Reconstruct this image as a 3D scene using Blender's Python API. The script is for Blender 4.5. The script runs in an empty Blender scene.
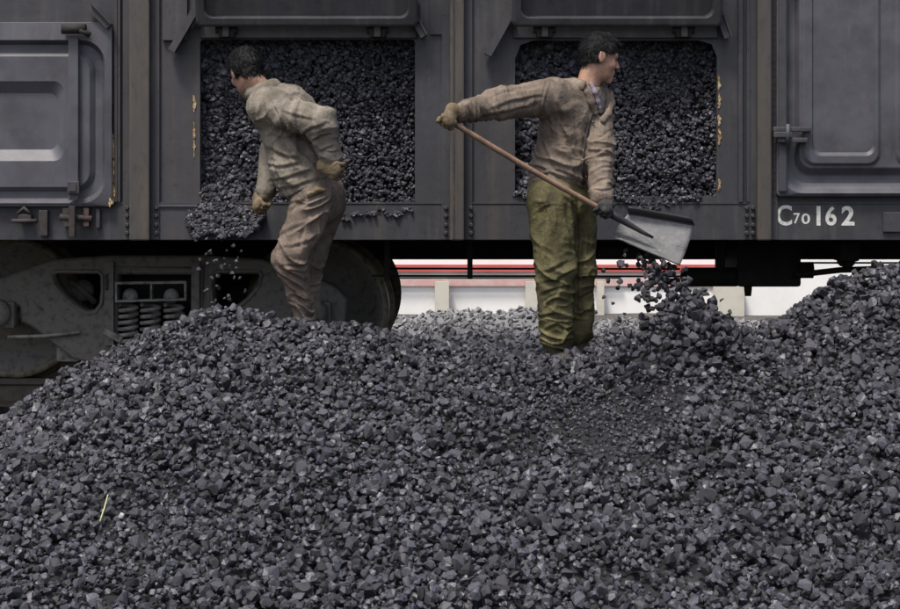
import bpy, bmesh, math, random
import numpy as np
from mathutils import Vector, Matrix

random.seed(7)
rng = np.random.default_rng(7)
sc = bpy.context.scene
R = math.radians

# ------------------------------------------------------------------ camera, sky, sun, exposure
CAMZ, CAMY, F, HOR = 1.13, -9.1, 1650.0, 190.0
cd = bpy.data.cameras.new('camera')
cam = bpy.data.objects.new('camera', cd)
sc.collection.objects.link(cam)
cam.location = (0, CAMY, CAMZ)
cam.rotation_euler = (R(90), 0, 0)
cd.sensor_width = 36
cd.lens = F / 900 * 36
cd.shift_y = (HOR - 304.5) / 900
cd.clip_start, cd.clip_end = 0.1, 3000
sc.camera = cam

SUN_EL, SUN_AZ = 65, 212      # degrees; azimuth measured clockwise from +y
w = bpy.data.worlds.new('World'); sc.world = w; w.use_nodes = True
wn = w.node_tree.nodes; wl = w.node_tree.links
bg = wn['Background']
sky = wn.new('ShaderNodeTexSky'); sky.sky_type = 'NISHITA'; sky.sun_disc = False
sky.sun_elevation = R(SUN_EL); sky.sun_rotation = R(SUN_AZ)
sky.dust_density = 5.0; sky.air_density = 1.0; sky.ozone_density = 1.0
wl.new(sky.outputs[0], bg.inputs[0]); bg.inputs[1].default_value = 0.10
sl = bpy.data.lights.new('sun', 'SUN'); so = bpy.data.objects.new('sun', sl)
sc.collection.objects.link(so)
sl.energy = 1.9; sl.angle = R(11); sl.color = (1.0, 0.96, 0.9)
az = R(SUN_AZ)
sdir = Vector((math.sin(az) * math.cos(R(SUN_EL)), math.cos(az) * math.cos(R(SUN_EL)), math.sin(R(SUN_EL))))
so.rotation_euler = sdir.to_track_quat('Z', 'Y').to_euler()
sc.view_settings.view_transform = 'Standard'
sc.view_settings.look = 'None'
sc.view_settings.exposure = 0.95
sc.view_settings.gamma = 1.0

# ------------------------------------------------------------------ helpers
def S(px, py, y):
    d = y - CAMY
    return Vector(((px - 450) * d / F, y, CAMZ - (py - HOR) * d / F))
def wx(px, y=0.0): return (px - 450) * (y - CAMY) / F
def wz(py, y=0.0): return CAMZ - (py - HOR) * (y - CAMY) / F

def link(o, parent=None):
    sc.collection.objects.link(o)
    if parent is not None: o.parent = parent
    return o
def tag(o, label=None, cat=None, group=None, kind=None):
    if label: o['label'] = label
    if cat: o['category'] = cat
    if group: o['group'] = group
    if kind: o['kind'] = kind
    return o
def empty(name, loc=(0, 0, 0), parent=None):
    o = bpy.data.objects.new(name, None); o.location = loc; o.empty_display_size = .1
    return link(o, parent)

class MB:
    def __init__(s): s.bm = bmesh.new()
    def box(s, x0, x1, y0, y1, z0, z1, bev=0.0):
        bm = s.bm
        x0, x1 = min(x0, x1), max(x0, x1); y0, y1 = min(y0, y1), max(y0, y1); z0, z1 = min(z0, z1), max(z0, z1)
        v = [bm.verts.new((x, y, z)) for x in (x0, x1) for y in (y0, y1) for z in (z0, z1)]
        fs = [bm.faces.new([v[i] for i in q]) for q in ((0,1,3,2),(4,6,7,5),(0,4,5,1),(2,3,7,6),(0,2,6,4),(1,5,7,3))]
        if bev > 0:
            es = list({e for f in fs for e in f.edges})
            bmesh.ops.bevel(bm, geom=es, offset=bev, segments=2, profile=.6, affect='EDGES')
        return s
    def obox(s, c, ax, ay, az_, hx, hy, hz):       # oriented box
        bm = s.bm; c = Vector(c)
        v = [bm.verts.new(c + ax*a*hx + ay*b*hy + az_*d*hz) for a in (-1, 1) for b in (-1, 1) for d in (-1, 1)]
        for q in ((0,1,3,2),(4,6,7,5),(0,4,5,1),(2,3,7,6),(0,2,6,4),(1,5,7,3)): bm.faces.new([v[i] for i in q])
        return s
    def tube(s, pts, r, n=10, cap=True, r_end=None):
        bm = s.bm; pts = [Vector(p) for p in pts]; rings = []
        up = Vector((0.13, 0.2, 1)).normalized()
        for i, p in enumerate(pts):
            t = (pts[min(i+1, len(pts)-1)] - pts[max(i-1, 0)]).normalized()
            a = t.cross(up)
            if a.length < .05: a = t.cross(Vector((1, 0, 0)))
            a.normalize(); b = t.cross(a)
            rr = r if r_end is None else r + (r_end - r) * i / (len(pts) - 1)
            rings.append([bm.verts.new(p + (a*math.cos(k*2*math.pi/n) + b*math.sin(k*2*math.pi/n))*rr) for k in range(n)])
        for A, B in zip(rings, rings[1:]):
            for k in range(n): f = bm.faces.new((A[k], A[(k+1) % n], B[(k+1) % n], B[k])); f.smooth = True
        if cap: bm.faces.new(rings[0][::-1]); bm.faces.new(rings[-1])
        return s
    def lathe(s, prof, c, axis='Y', n=48, smooth=True):   # prof: (radius, along)
        bm = s.bm; c = Vector(c); rings = []
        for r, t in prof:
            ring = []
            for k in range(n):
                a = 2*math.pi*k/n; u, v = r*math.cos(a), r*math.sin(a)
                p = {'Y': (u, t, v), 'Z': (u, v, t), 'X': (t, u, v)}[axis]
                ring.append(bm.verts.new(c + Vector(p)))
            rings.append(ring)
        for A, B in zip(rings, rings[1:]):
            for k in range(n): f = bm.faces.new((A[k], A[(k+1) % n], B[(k+1) % n], B[k])); f.smooth = smooth
        bm.faces.new(rings[0][::-1]); bm.faces.new(rings[-1])
        return s
    def build(s, name, m, parent=None):
        bmesh.ops.recalc_face_normals(s.bm, faces=s.bm.faces)
        me = bpy.data.meshes.new(name); s.bm.to_mesh(me); s.bm.free()
        me.materials.append(m)
        return link(bpy.data.objects.new(name, me), parent)

def ev_mesh(o):
    dg = bpy.context.evaluated_depsgraph_get(); dg.update()
    return bpy.data.meshes.new_from_object(o.evaluated_get(dg))

def plate(name, loops, y, thick, m, parent=None, bev=0.0):
    """2-D outline (first loop) with holes in the x-z plane, made into a solid plate centred on y."""
    cu = bpy.data.curves.new('tmp', 'CURVE'); cu.dimensions = '2D'; cu.fill_mode = 'BOTH'
    cu.extrude = thick/2 - bev; cu.bevel_depth = bev; cu.bevel_resolution = 1
    for lp in loops:
        sp = cu.splines.new('POLY'); sp.points.add(len(lp) - 1); sp.use_cyclic_u = True
        for p, (x, z) in zip(sp.points, lp): p.co = (x, z, 0, 1)
    o = bpy.data.objects.new('tmp', cu); sc.collection.objects.link(o)
    me = ev_mesh(o); me.name = name
    bpy.data.objects.remove(o); bpy.data.curves.remove(cu)
    me.transform(Matrix.Translation((0, y, 0)) @ Matrix.Rotation(R(90), 4, 'X'))
    me.materials.clear(); me.materials.append(m)
    return link(bpy.data.objects.new(name, me), parent)

def rrect(x0, x1, z0, z1, r, n=6):
    out = []
    for cx, cz, a0 in ((x1-r, z1-r, 0), (x0+r, z1-r, 90), (x0+r, z0+r, 180), (x1-r, z0+r, 270)):
        for k in range(n+1):
            a = R(a0 + 90*k/n); out.append((cx + r*math.cos(a), cz + r*math.sin(a)))
    return out

def mesh_np(name, V, Fa, m, parent=None, smooth=False, shade=None):
    """V (n,3), Fa (m,k) constant-size faces"""
    me = bpy.data.meshes.new(name); n, k = Fa.shape
    me.vertices.add(len(V)); me.vertices.foreach_set('co', V.astype(np.float32).ravel())
    me.loops.add(n*k); me.loops.foreach_set('vertex_index', Fa.astype(np.int32).ravel())
    me.polygons.add(n); me.polygons.foreach_set('loop_start', np.arange(0, n*k, k, dtype=np.int32))
    me.polygons.foreach_set('loop_total', np.full(n, k, dtype=np.int32))
    me.polygons.foreach_set('use_smooth', np.full(n, smooth))
    if shade is not None:
        at = me.attributes.new('shade', 'FLOAT', 'POINT'); at.data.foreach_set('value', shade.astype(np.float32))
    me.update(); me.validate()
    me.materials.append(m)
    return link(bpy.data.objects.new(name, me), parent)

# value noise in numpy
_L = rng.random((64, 64, 64))
def vnoise(P):
    P = np.asarray(P, float); i = np.floor(P).astype(int); f = P - i; f = f*f*(3-2*f); i &= 63; j = (i+1) & 63
    x0, y0, z0 = i[..., 0], i[..., 1], i[..., 2]; x1, y1, z1 = j[..., 0], j[..., 1], j[..., 2]
    fx, fy, fz = f[..., 0], f[..., 1], f[..., 2]
    a = _L[x0, y0, z0]*(1-fx) + _L[x1, y0, z0]*fx; b = _L[x0, y1, z0]*(1-fx) + _L[x1, y1, z0]*fx
    c = _L[x0, y0, z1]*(1-fx) + _L[x1, y0, z1]*fx; d = _L[x0, y1, z1]*(1-fx) + _L[x1, y1, z1]*fx
    return (a*(1-fy)+b*fy)*(1-fz) + (c*(1-fy)+d*fy)*fz

# ------------------------------------------------------------------ materials
def mat(name, col, rough=.7, spec=.5, metal=0, noise=None, bump=None, attr=None, extra=None, coords='Object'):
    """noise: list of (scale, colour, lo, hi, stretch) layers mixed over col; bump: (scale, strength, distance)"""
    m = bpy.data.materials.new(name); m.use_nodes = True
    N, Lk = m.node_tree.nodes, m.node_tree.links; b = N['Principled BSDF']
    b.inputs['Roughness'].default_value = rough; b.inputs['Metallic'].default_value = metal
    b.inputs['Specular IOR Level'].default_value = spec
    tc = N.new('ShaderNodeTexCoord')
    cur = N.new('ShaderNodeRGB'); cur.outputs[0].default_value = (*col, 1); cur = cur.outputs[0]
    for (scl, c2, lo, hi, st) in (noise or []):
        mp = N.new('ShaderNodeMapping'); mp.inputs['Scale'].default_value = st; Lk.new(tc.outputs[coords], mp.inputs[0])
        nz = N.new('ShaderNodeTexNoise'); nz.inputs['Scale'].default_value = scl; nz.inputs['Detail'].default_value = 6
        nz.inputs['Roughness'].default_value = .65
        Lk.new(mp.outputs[0], nz.inputs['Vector'])
        rp = N.new('ShaderNodeMapRange'); rp.inputs['From Min'].default_value = lo; rp.inputs['From Max'].default_value = hi
        Lk.new(nz.outputs['Fac'], rp.inputs['Value'])
        mx = N.new('ShaderNodeMix'); mx.data_type = 'RGBA'
        Lk.new(rp.outputs[0], mx.inputs['Factor']); Lk.new(cur, mx.inputs[6]); mx.inputs[7].default_value = (*c2, 1)
        cur = mx.outputs[2]
    if attr:
        if attr == 'object':
            a = N.new('ShaderNodeObjectInfo').outputs['Random']
        else:
            a = N.new('ShaderNodeAttribute'); a.attribute_name = 'shade'; a = a.outputs['Fac']
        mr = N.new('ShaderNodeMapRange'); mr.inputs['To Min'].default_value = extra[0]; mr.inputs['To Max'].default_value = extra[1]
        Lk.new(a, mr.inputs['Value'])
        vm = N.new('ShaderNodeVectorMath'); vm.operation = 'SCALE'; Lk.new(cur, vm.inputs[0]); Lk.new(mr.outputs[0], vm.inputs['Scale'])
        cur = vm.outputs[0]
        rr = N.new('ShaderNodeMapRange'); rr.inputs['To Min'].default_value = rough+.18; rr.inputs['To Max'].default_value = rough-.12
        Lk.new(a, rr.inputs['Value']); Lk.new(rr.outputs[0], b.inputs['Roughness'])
    Lk.new(cur, b.inputs['Base Color'])
    if bump:
        nz = N.new('ShaderNodeTexNoise'); nz.inputs['Scale'].default_value = bump[0]; nz.inputs['Detail'].default_value = 5
        Lk.new(tc.outputs[coords], nz.inputs['Vector'])
        bp = N.new('ShaderNodeBump'); bp.inputs['Strength'].default_value = bump[1]; bp.inputs['Distance'].default_value = bump[2]
        Lk.new(nz.outputs['Fac'], bp.inputs['Height']); Lk.new(bp.outputs[0], b.inputs['Normal'])
    return m

O1 = (1, 1, 1)
M = {}
COALC = (.033, .033, .041)
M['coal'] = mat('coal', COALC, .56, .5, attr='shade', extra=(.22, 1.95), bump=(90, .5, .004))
M['coal_one'] = mat('coal_lump_surface', COALC, .56, .5, attr='object', extra=(.35, 1.95), bump=(90, .5, .004))
M['coal_dark'] = mat('darkened_coal', (.027, .027, .034), .42, .5, attr='object', extra=(.35, 1.7), bump=(90, .5, .004))  # darkened coal: the fall's dark, motion-blurred look is painted into its colour
M['paint'] = mat('wagon_paint', (.045, .046, .053), .55, .4,
    noise=[(3, (.028, .027, .029), .40, .72, (1, 1, .3)), (14, (.10, .088, .078), .54, .86, (1, 1, .10)), (2.2, (.065, .058, .052), .5, .8, (3, 3, .15)), (30, (.02, .02, .02), .55, .8, O1), (55, (.14, .10, .07), .68, .78, O1)], bump=(7, .4, .012))
M['post'] = mat('post_paint', (.062, .058, .053), .6, .35,
    noise=[(6, (.088, .072, .058), .45, .7, (3, 3, .3)), (25, (.04, .038, .036), .5, .75, (1, 1, .4))], bump=(40, .25, .003))
M['door'] = mat('door_paint', (.078, .077, .092), .48, .5,
    noise=[(4, (.036, .035, .040), .42, .75, O1), (16, (.12, .11, .105), .58, .85, (1, 1, .3))], bump=(30, .25, .003))
M['rust'] = mat('rusty_steel', (.045, .040, .038), .8, .3,
    noise=[(9, (.10, .062, .048), .5, .75, (1, 1, .5)), (20, (.025, .024, .024), .45, .7, O1)], bump=(60, .5, .004))
M['chip'] = mat('flaked_paint', (.26, .17, .085), .8, .2, noise=[(60, (.50, .43, .27), .5, .6, O1), (40, (.12, .06, .03), .55, .65, O1)], bump=(90, .5, .003))
M['under'] = mat('underframe_grime', (.018, .018, .018), .8, .3, noise=[(8, (.03, .027, .024), .45, .7, O1)], bump=(40, .4, .004))
M['cast'] = mat('cast_steel', (.125, .118, .106), .7, .35,
    noise=[(8, (.12, .108, .09), .45, .7, O1), (25, (.035, .034, .033), .5, .75, O1)], bump=(60, .5, .004))
M['cast_light'] = mat('dusty_cast_steel', (.22, .212, .195), .75, .3, noise=[(18, (.04, .038, .035), .45, .7, O1)], bump=(60, .5, .003))
M['tread'] = mat('worn_tread', (.20, .18, .12), .5, .5, noise=[(20, (.05, .045, .035), .45, .7, O1)])
M['white'] = mat('stencil_paint', (.62, .62, .58), .7, .3, noise=[(60, (.3, .3, .28), .5, .7, O1)])
M['ground'] = mat('dirt_ground', (.09, .085, .08), .95, .2, noise=[(3, (.05, .048, .047), .4, .7, O1), (40, (.13, .12, .11), .5, .7, O1)], bump=(30, .8, .02))
M['ballast'] = mat('ballast_stone', (.10, .10, .10), .9, .3, attr='shade', extra=(.4, 1.5), bump=(60, .5, .004))
M['gravel'] = mat('grey_gravel', (.30, .30, .31), .9, .3, attr='shade', extra=(.55, 1.3), bump=(60, .5, .004))
M['sleeper'] = mat('concrete_sleeper', (.16, .155, .145), .9, .2, noise=[(15, (.08, .075, .07), .45, .7, O1)], bump=(40, .4, .004))
M['rail'] = mat('rail_steel', (.075, .062, .05), .6, .4, noise=[(20, (.04, .03, .025), .45, .7, O1)])
M['rw_white'] = mat('white_render', (.84, .84, .82), .85, .2, noise=[(1.4, (.74, .74, .71), .45, .75, O1), (12, (.62, .61, .57), .6, .85, (1, 1, .3))], bump=(25, .2, .005))
M['rw_cream'] = mat('cream_pilaster', (.56, .54, .47), .85, .2, noise=[(5, (.46, .44, .38), .45, .75, O1)], bump=(25, .2, .005))
M['rw_red'] = mat('red_band_paint', (.50, .10, .09), .7, .3, noise=[(6, (.55, .16, .15), .45, .75, (.3, 1, 1))])
M['rw_green'] = mat('green_pipe_paint', (.10, .14, .11), .6, .3)
M['rw_pink'] = mat('faded_pink_band', (.68, .42, .40), .8, .3, noise=[(6, (.72, .62, .58), .45, .75, O1)])
M['rw_roof'] = mat('roof_sheet', (.22, .23, .25), .6, .4)
M['pane'] = mat('window_glass', (.05, .06, .07), .1, .6)
M['skin'] = mat('skin', (.46, .27, .19), .6, .35, noise=[(30, (.30, .17, .12), .42, .7, O1), (9, (.17, .11, .085), .5, .8, O1), (22, (.09, .07, .06), .6, .8, O1)], bump=(120, .2, .002))
M['hair'] = mat('black_hair', (.006, .006, .007), .6, .22, noise=[(50, (.012, .012, .013), .5, .75, (1, 1, .3))], bump=(140, .9, .006))
M['lip'] = mat('lip_skin', (.36, .14, .12), .5, .4)
M['eye'] = mat('eye_dark', (.03, .02, .02), .2, .6)
def cloth(name, c, c2, c3):
    return mat(name, c, .9, .15, noise=[(7, c2, .42, .72, O1), (16, c3, .52, .82, (1, 1, .6)), (60, tuple(a*.6 for a in c), .55, .8, O1)], bump=(70, .6, .007))
M['jacket2'] = cloth('khaki_work_jacket', (.18, .145, .115), (.075, .06, .049), (.27, .225, .18))
M['jacket1'] = cloth('grey_khaki_work_jacket', (.205, .182, .148), (.080, .070, .057), (.33, .295, .25))
M['trous2'] = cloth('olive_trousers', (.125, .112, .054), (.045, .041, .027), (.21, .185, .095))
M['trous1'] = cloth('brown_grey_trousers', (.165, .132, .108), (.075, .06, .05), (.24, .18, .135))
M['collar'] = cloth('lilac_shirt', (.22, .19, .235), (.14, .12, .15), (.28, .26, .29))
M['darkcloth'] = cloth('dark_lining', (.05, .045, .045), (.03, .028, .028), (.08, .07, .065))
M['boot'] = cloth('dusty_boot', (.06, .055, .045), (.035, .033, .03), (.11, .10, .085))
M['glove_tan'] = cloth('soiled_tan_glove', (.17, .13, .08), (.07, .055, .038), (.28, .235, .165))
M['glove_dark'] = cloth('blackened_glove', (.045, .045, .045), (.02, .02, .02), (.15, .14, .13))
M['button'] = mat('button', (.06, .05, .045), .5, .4)
M['wood'] = mat('shaft_wood', (.24, .155, .105), .6, .3, noise=[(14, (.13, .08, .055), .42, .7, (1, 1, 1)), (40, (.34, .25, .18), .55, .8, O1)])
M['blade'] = mat('scoured_steel', (.17, .17, .168), .6, .4, metal=.1, noise=[(7, (.09, .09, .088), .42, .72, O1), (30, (.25, .25, .245), .5, .8, (1, 1, 1)), (25, (.04, .04, .042), .54, .78, (.35, 1, 2.5))], bump=(20, .3, .003))
M['iron_and_shade'] = mat('blackened_iron_and_shade', (.03, .03, .032), .6, .4)  # real blackened metal on rivets and socket; painted shade on the blade's upper side
M['straw'] = mat('straw', (.42, .40, .22), .8, .2)

# ------------------------------------------------------------------ ground, track
def heap_crest():
    px = np.array([-160, -60, 0, 15, 60, 100, 150, 200, 230, 260, 300, 350, 400, 450, 500, 560, 600, 625, 642, 660, 680, 700, 716, 738, 760, 780, 800, 830, 860, 900, 960, 1100])
    py = np.array([470, 440, 418, 406, 374, 350, 326, 308, 307, 313, 320, 321, 331, 337, 344, 349, 343, 334, 322, 309, 302, 303, 312, 322, 326, 317, 299, 280, 266, 256, 255, 268])
    return px, py
YC = -0.75
def H(x, y):
    px, py = heap_crest(); d = YC - CAMY
    xw = (px - 450) * d / F; zw = CAMZ - (py - HOR) * d / F
    t = np.clip((YC - y) / 2.95, 0, 2)
    # the crest profile widens a little towards the front
    zc = np.interp(x * (1 + .18*np.clip(t, 0, 1)), xw, zw)
    k = .12
    front = zc + (-.30 - zc) * (t*.92 + .08*t*t)
    front = np.where(t > 1, np.maximum(-.30 - .16*(t-1)*2.95, -.50), front)
    back = zc - .62 * (y - YC) - .0
    z = np.where(y < YC, front, back)
    rnd = .03*np.exp(-((y-YC)/.12)**2)
    P = np.stack([x, y, np.zeros_like(x)], -1)
    z = z - rnd + (vnoise(P*2.2 + 5) - .5)*.10*np.clip(t*4, .15, 1) + (vnoise(P*6 + 9) - .5)*.05
    # small mound where the shovelled coal lands
    mx, my = wx(688, -1.35), -1.35
    z = z + .17*np.exp(-((x-mx)/.26)**2 - ((y-my)/.21)**2)
    return z

ground_bm = MB()
n = 60
gx = np.concatenate([np.linspace(-600, -12, 12), np.linspace(-10, 12, 45), np.linspace(14, 600, 12)])
gy = np.concatenate([np.linspace(-40, -8, 8), np.linspace(-7, 20, 45), np.linspace(24, 1500, 14)])
GX, GY = np.meshgrid(gx, gy, indexing='ij')
GZ = -.46 + (vnoise(np.stack([GX*.8, GY*.8, GX*0], -1)) - .5)*.05
GV = np.stack([GX, GY, GZ], -1).reshape(-1, 3)
ii = np.arange(len(gx)*len(gy)).reshape(len(gx), len(gy))
GF = np.stack([ii[:-1, :-1], ii[1:, :-1], ii[1:, 1:], ii[:-1, 1:]], -1).reshape(-1, 4)
tag(mesh_np('ground', GV, GF, M['ground'], smooth=True), kind='structure')

# track bed
TY = 1.6
b = MB(); bm = b.bm
prof = [(-1.5, -.47), (-.95, -.20), (1.35+2*0, -.20)]
prof = [(TY-2.3, -.47), (TY-1.75, -.22), (TY+1.75, -.22), (TY+2.3, -.47)]
va = [bm.verts.new((-14, y, z)) for y, z in prof]; vb = [bm.verts.new((16, y, z)) for y, z in prof]
for k in range(3): bm.faces.new((va[k], vb[k], vb[k+1], va[k+1]))
trackbed = tag(b.build('track_bed', M['ground']), kind='structure')

# ---- lump generator
def hull_variant(r, npt):
    P = []
    sx, sy, sz = r.uniform(.8, 1.15), r.uniform(.7, 1.0), r.uniform(.55, .9)
    for _ in range(npt):
        v = Vector((r.gauss(0, 1), r.gauss(0, 1), r.gauss(0, 1))).normalized()
        m_ = max(abs(v.x), abs(v.y), abs(v.z)); v = v * (1/m_)**.45 * r.uniform(.86, 1.0)
        P.append((v.x*sx*.5, v.y*sy*.5, v.z*sz*.5))
    bm = bmesh.new(); vs = [bm.verts.new(p) for p in P]
    bmesh.ops.convex_hull(bm, input=vs)
    bmesh.ops.delete(bm, geom=[v for v in bm.verts if not v.link_faces], context='VERTS')
    bmesh.ops.triangulate(bm, faces=bm.faces)
    bmesh.ops.recalc_face_normals(bm, faces=bm.faces)
    bm.verts.index_update()
    V = np.array([v.co[:] for v in bm.verts]); Fa = np.array([[v.index for v in f.verts] for f in bm.faces])
    bm.free(); return V, Fa
rr = random.Random(11)
VAR = [hull_variant(rr, rr.randint(15, 22)) for _ in range(30)]
VSM = [hull_variant(rr, 7) for _ in range(12)]

def rot_mats(n):
    q = rng.normal(size=(n, 4)); q /= np.linalg.norm(q, axis=1)[:, None]
    a, b_, c, d = q.T
    return np.stack([np.stack([1-2*(c*c+d*d), 2*(b_*c-a*d), 2*(b_*d+a*c)], -1),
                     np.stack([2*(b_*c+a*d), 1-2*(b_*b_+d*d), 2*(c*d-a*b_)], -1),
                     np.stack([2*(b_*d-a*c), 2*(c*d+a*b_), 1-2*(b_*b_+c*c)], -1)], -2)
def lumps(C, size, variants, shade=None):
    """C (n,3) centres, size (n) -> joined V, F, shade"""
    n = len(C); Rm = rot_mats(n); vi = rng.integers(0, len(variants), n)
    sh = rng.random(n) if shade is None else shade
    Vs, Fs, Ss, off = [], [], [], 0
    for k, (V, Fa) in enumerate(variants):
        idx = np.where(vi == k)[0]
        if not len(idx): continue
        W = np.einsum('nij,vj->nvi', Rm[idx], V) * size[idx, None, None] + C[idx, None, :]
        nv = len(V)
        Vs.append(W.reshape(-1, 3)); Ss.append(np.repeat(sh[idx], nv))
        Fs.append((Fa[None] + (off + np.arange(len(idx))*nv)[:, None, None]).reshape(-1, 3)); off += len(idx)*nv
    return np.concatenate(Vs), np.concatenate(Fs), np.concatenate(Ss)
def join(parts):
    V, Fq, Sh, off = [], [], [], 0
    for v, f, s in parts: V.append(v); Fq.append(f + off); Sh.append(s); off += len(v)
    return np.concatenate(V), np.concatenate(Fq), np.concatenate(Sh)

# ballast along the near shoulder of the track (seen under the wagon at the left)
def scatter_flat(n, x0, x1, yf, z_of, smin, smax):
    x = rng.uniform(x0, x1, n); y = yf(n); s = rng.uniform(smin, smax, n)
    return np.stack([x, y, z_of(x, y) + s*.1], -1), s
def bedz(x, y): return np.interp(y, [TY-2.3, TY-1.75, TY+1.75, TY+2.3], [-.47, -.22, -.22, -.47])
C_, s_ = scatter_flat(6000, -4.5, 4.2, lambda n: rng.uniform(TY-2.3, TY+2.3, n), bedz, .03, .06)
v, f, s = lumps(C_, s_, VSM)
tag(mesh_np('ballast', v, f, M['ballast'], shade=s), 'grey crushed stone ballast under the rails', 'ballast', kind='stuff')
# sleepers and rails
slm = None
for k in range(14):
    x = -4.2 + k*.62
    if slm is None:
        o = MB().box(-.13, .13, TY-1.25, TY+1.25, -.36, -.165, .02).build('sleeper', M['sleeper']); slm = o.data
    else:
        o = bpy.data.objects.new('sleeper', slm); link(o)
    o.location.x = x
    tag(o, kind='structure')
for sgn in (-1, 1):
    yc = TY + sgn*.7525
    pr = [(-.07, -.165), (.07, -.165), (.07, -.15), (.012, -.135), (.010, -.045), (.036, -.035), (.036, 0), (-.036, 0), (-.036, -.035), (-.010, -.045), (-.012, -.135), (-.07, -.15)]
    b = MB(); A = [b.bm.verts.new((-14, yc+p, z-.002)) for p, z in pr]; B = [b.bm.verts.new((16, yc+p, z-.002)) for p, z in pr]
    for i in range(len(pr)): b.bm.faces.new((A[i], A[(i+1) % len(pr)], B[(i+1) % len(pr)], B[i]))
    b.bm.faces.new(A); b.bm.faces.new(B[::-1])
    tag(b.build('rail', M['rail']), kind='structure')

# ------------------------------------------------------------------ background beyond the wagon
BY = 12.0
def bx_(px): return wx(px, BY)
def bz_(py): return wz(py, BY)
bl = empty('low_building', (bx_(520), BY, -.46))
tag(bl, 'low white building with cream pilasters and a red band, seen under the wagon', 'building')
def bpart(mb, name, m, lab=None):
    o = mb.build(name, m, bl); o.matrix_parent_inverse = Matrix.Translation(bl.location).inverted()
    if lab: o['label'] = lab
    return o
bpart(MB().box(-16, 18, BY, BY+8, -.6, 3.2), 'wall', M['rw_white'])
bpart(MB().box(-16.2, 18.2, BY-.35, BY+8.3, 3.2, 3.4), 'roof', M['rw_roof'])
bpart(MB().box(-16, bx_(736), BY-.05, BY-.003, bz_(271.5), bz_(264.5)), 'painted_band', M['rw_red'], 'red band')
bpart(MB().box(-16, bx_(736), BY-.03, BY-.002, bz_(286), bz_(279.5)), 'painted_band', M['rw_pink'], 'faded pink band')
bpart(MB().tube([(-16, BY-.10, bz_(277)), (bx_(620), BY-.10, bz_(277))], .02, 8), 'wall_pipe', M['rw_green'])
for p0, p1 in ((-90, -74), (60, 75), (250, 264), (435, 449), (525, 540), (596, 603), (712, 742), (905, 921), (1000, 1015)):
    bpart(MB().box(bx_(p0), bx_(p1), BY-.16, BY-.055, -.5, bz_(281)), 'pilaster', M['rw_cream'])
for p0 in range(-400, 1500, 190):
    f_ = bpart(MB().box(bx_(p0), bx_(p0+70), BY-.04, BY-.002, 1.0, 2.2), 'window', M['rw_cream'])
    q = MB().box(bx_(p0+5), bx_(p0+65), BY-.045, BY-.041, 1.07, 2.13).build('pane', M['pane'], f_)
    q.matrix_parent_inverse = (f_.matrix_parent_inverse).copy(); q.matrix_parent_inverse.identity()
# far grey gravel heap
def HG(x, y):
    px = 450 + x*F/13.8
    top = np.interp(px, [330, 385, 430, 480, 540, 600, 660, 720, 790, 850], [352, 326, 311, 309, 313, 319, 318, 319, 325, 350])
    zt = CAMZ - (top-HOR)*13.8/F
    z = zt - np.abs(y-4.7)*np.where(y < 4.7, .42, .5)
    return np.maximum(z + (vnoise(np.stack([x*5, y*5, y*0], -1))-.5)*.05, -.5)
n = 9000
x = rng.uniform(wx(320, 4.7), wx(870, 4.7), n); y = rng.uniform(3.6, 6.2, n); s_ = rng.uniform(.035, .085, n)
v, f, s = lumps(np.stack([x, y, HG(x, y)], -1), s_, VSM)
gx = np.linspace(wx(310, 4.7), wx(880, 4.7), 90); gy = np.linspace(3.4, 6.4, 50)
GX, GY = np.meshgrid(gx, gy, indexing='ij'); Vb = np.stack([GX, GY, HG(GX, GY)-.01], -1).reshape(-1, 3)
ii = np.arange(90*50).reshape(90, 50)
T1 = np.stack([ii[:-1, :-1], ii[1:, :-1], ii[1:, 1:]], -1).reshape(-1, 3); T2 = np.stack([ii[:-1, :-1], ii[1:, 1:], ii[:-1, 1:]], -1).reshape(-1, 3)
V_, F_, S_ = join([(v, f, s), (Vb, np.concatenate([T1, T2]), np.full(len(Vb), .35))])
tag(mesh_np('gravel_heap', V_, F_, M['gravel'], shade=S_), 'pale grey gravel heap on the ground beyond the wagon', 'gravel heap', kind='stuff')

# ------------------------------------------------------------------ the wagon
wg = empty('coal_wagon', (0, 0, 0))
tag(wg, 'dark grey open railway coal wagon with two side doors raised and coal behind them', 'railway wagon')
XL, XR = -3.6, 9.3
YW, ZB, ZS, ZT = 3.2, wz(240), wz(204), 3.1
P_ = 1.7150
p1 = -1.70                      # post centre lines
posts = [p1 - P_, p1, wx(457), wx(762), wx(762)+2.1, wx(762)+2.1+P_, wx(762)+2.1+2*P_]
op1 = (wx(200), wx(415), wz(206), wz(39.5)); op2 = (wx(515), wx(717), wz(196), wz(40.5))
side_hole1 = rrect(*op1, .02, 3)
o2 = op2; side_hole2 = [(o2[1]-.0, o2[3]-.09), (o2[1]-.03, o2[3]-.02), (o2[1]-.10, o2[3]), (o2[0]+.10, o2[3]), (o2[0]+.03, o2[3]-.025), (o2[0], o2[3]-.10), (o2[0], o2[2]), (o2[1], o2[2])]
plate('side_panel', [[(XL, ZS), (XR, ZS), (XR, ZT), (XL, ZT)], side_hole1, side_hole2], .006, .012, M['paint'], wg)
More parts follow.
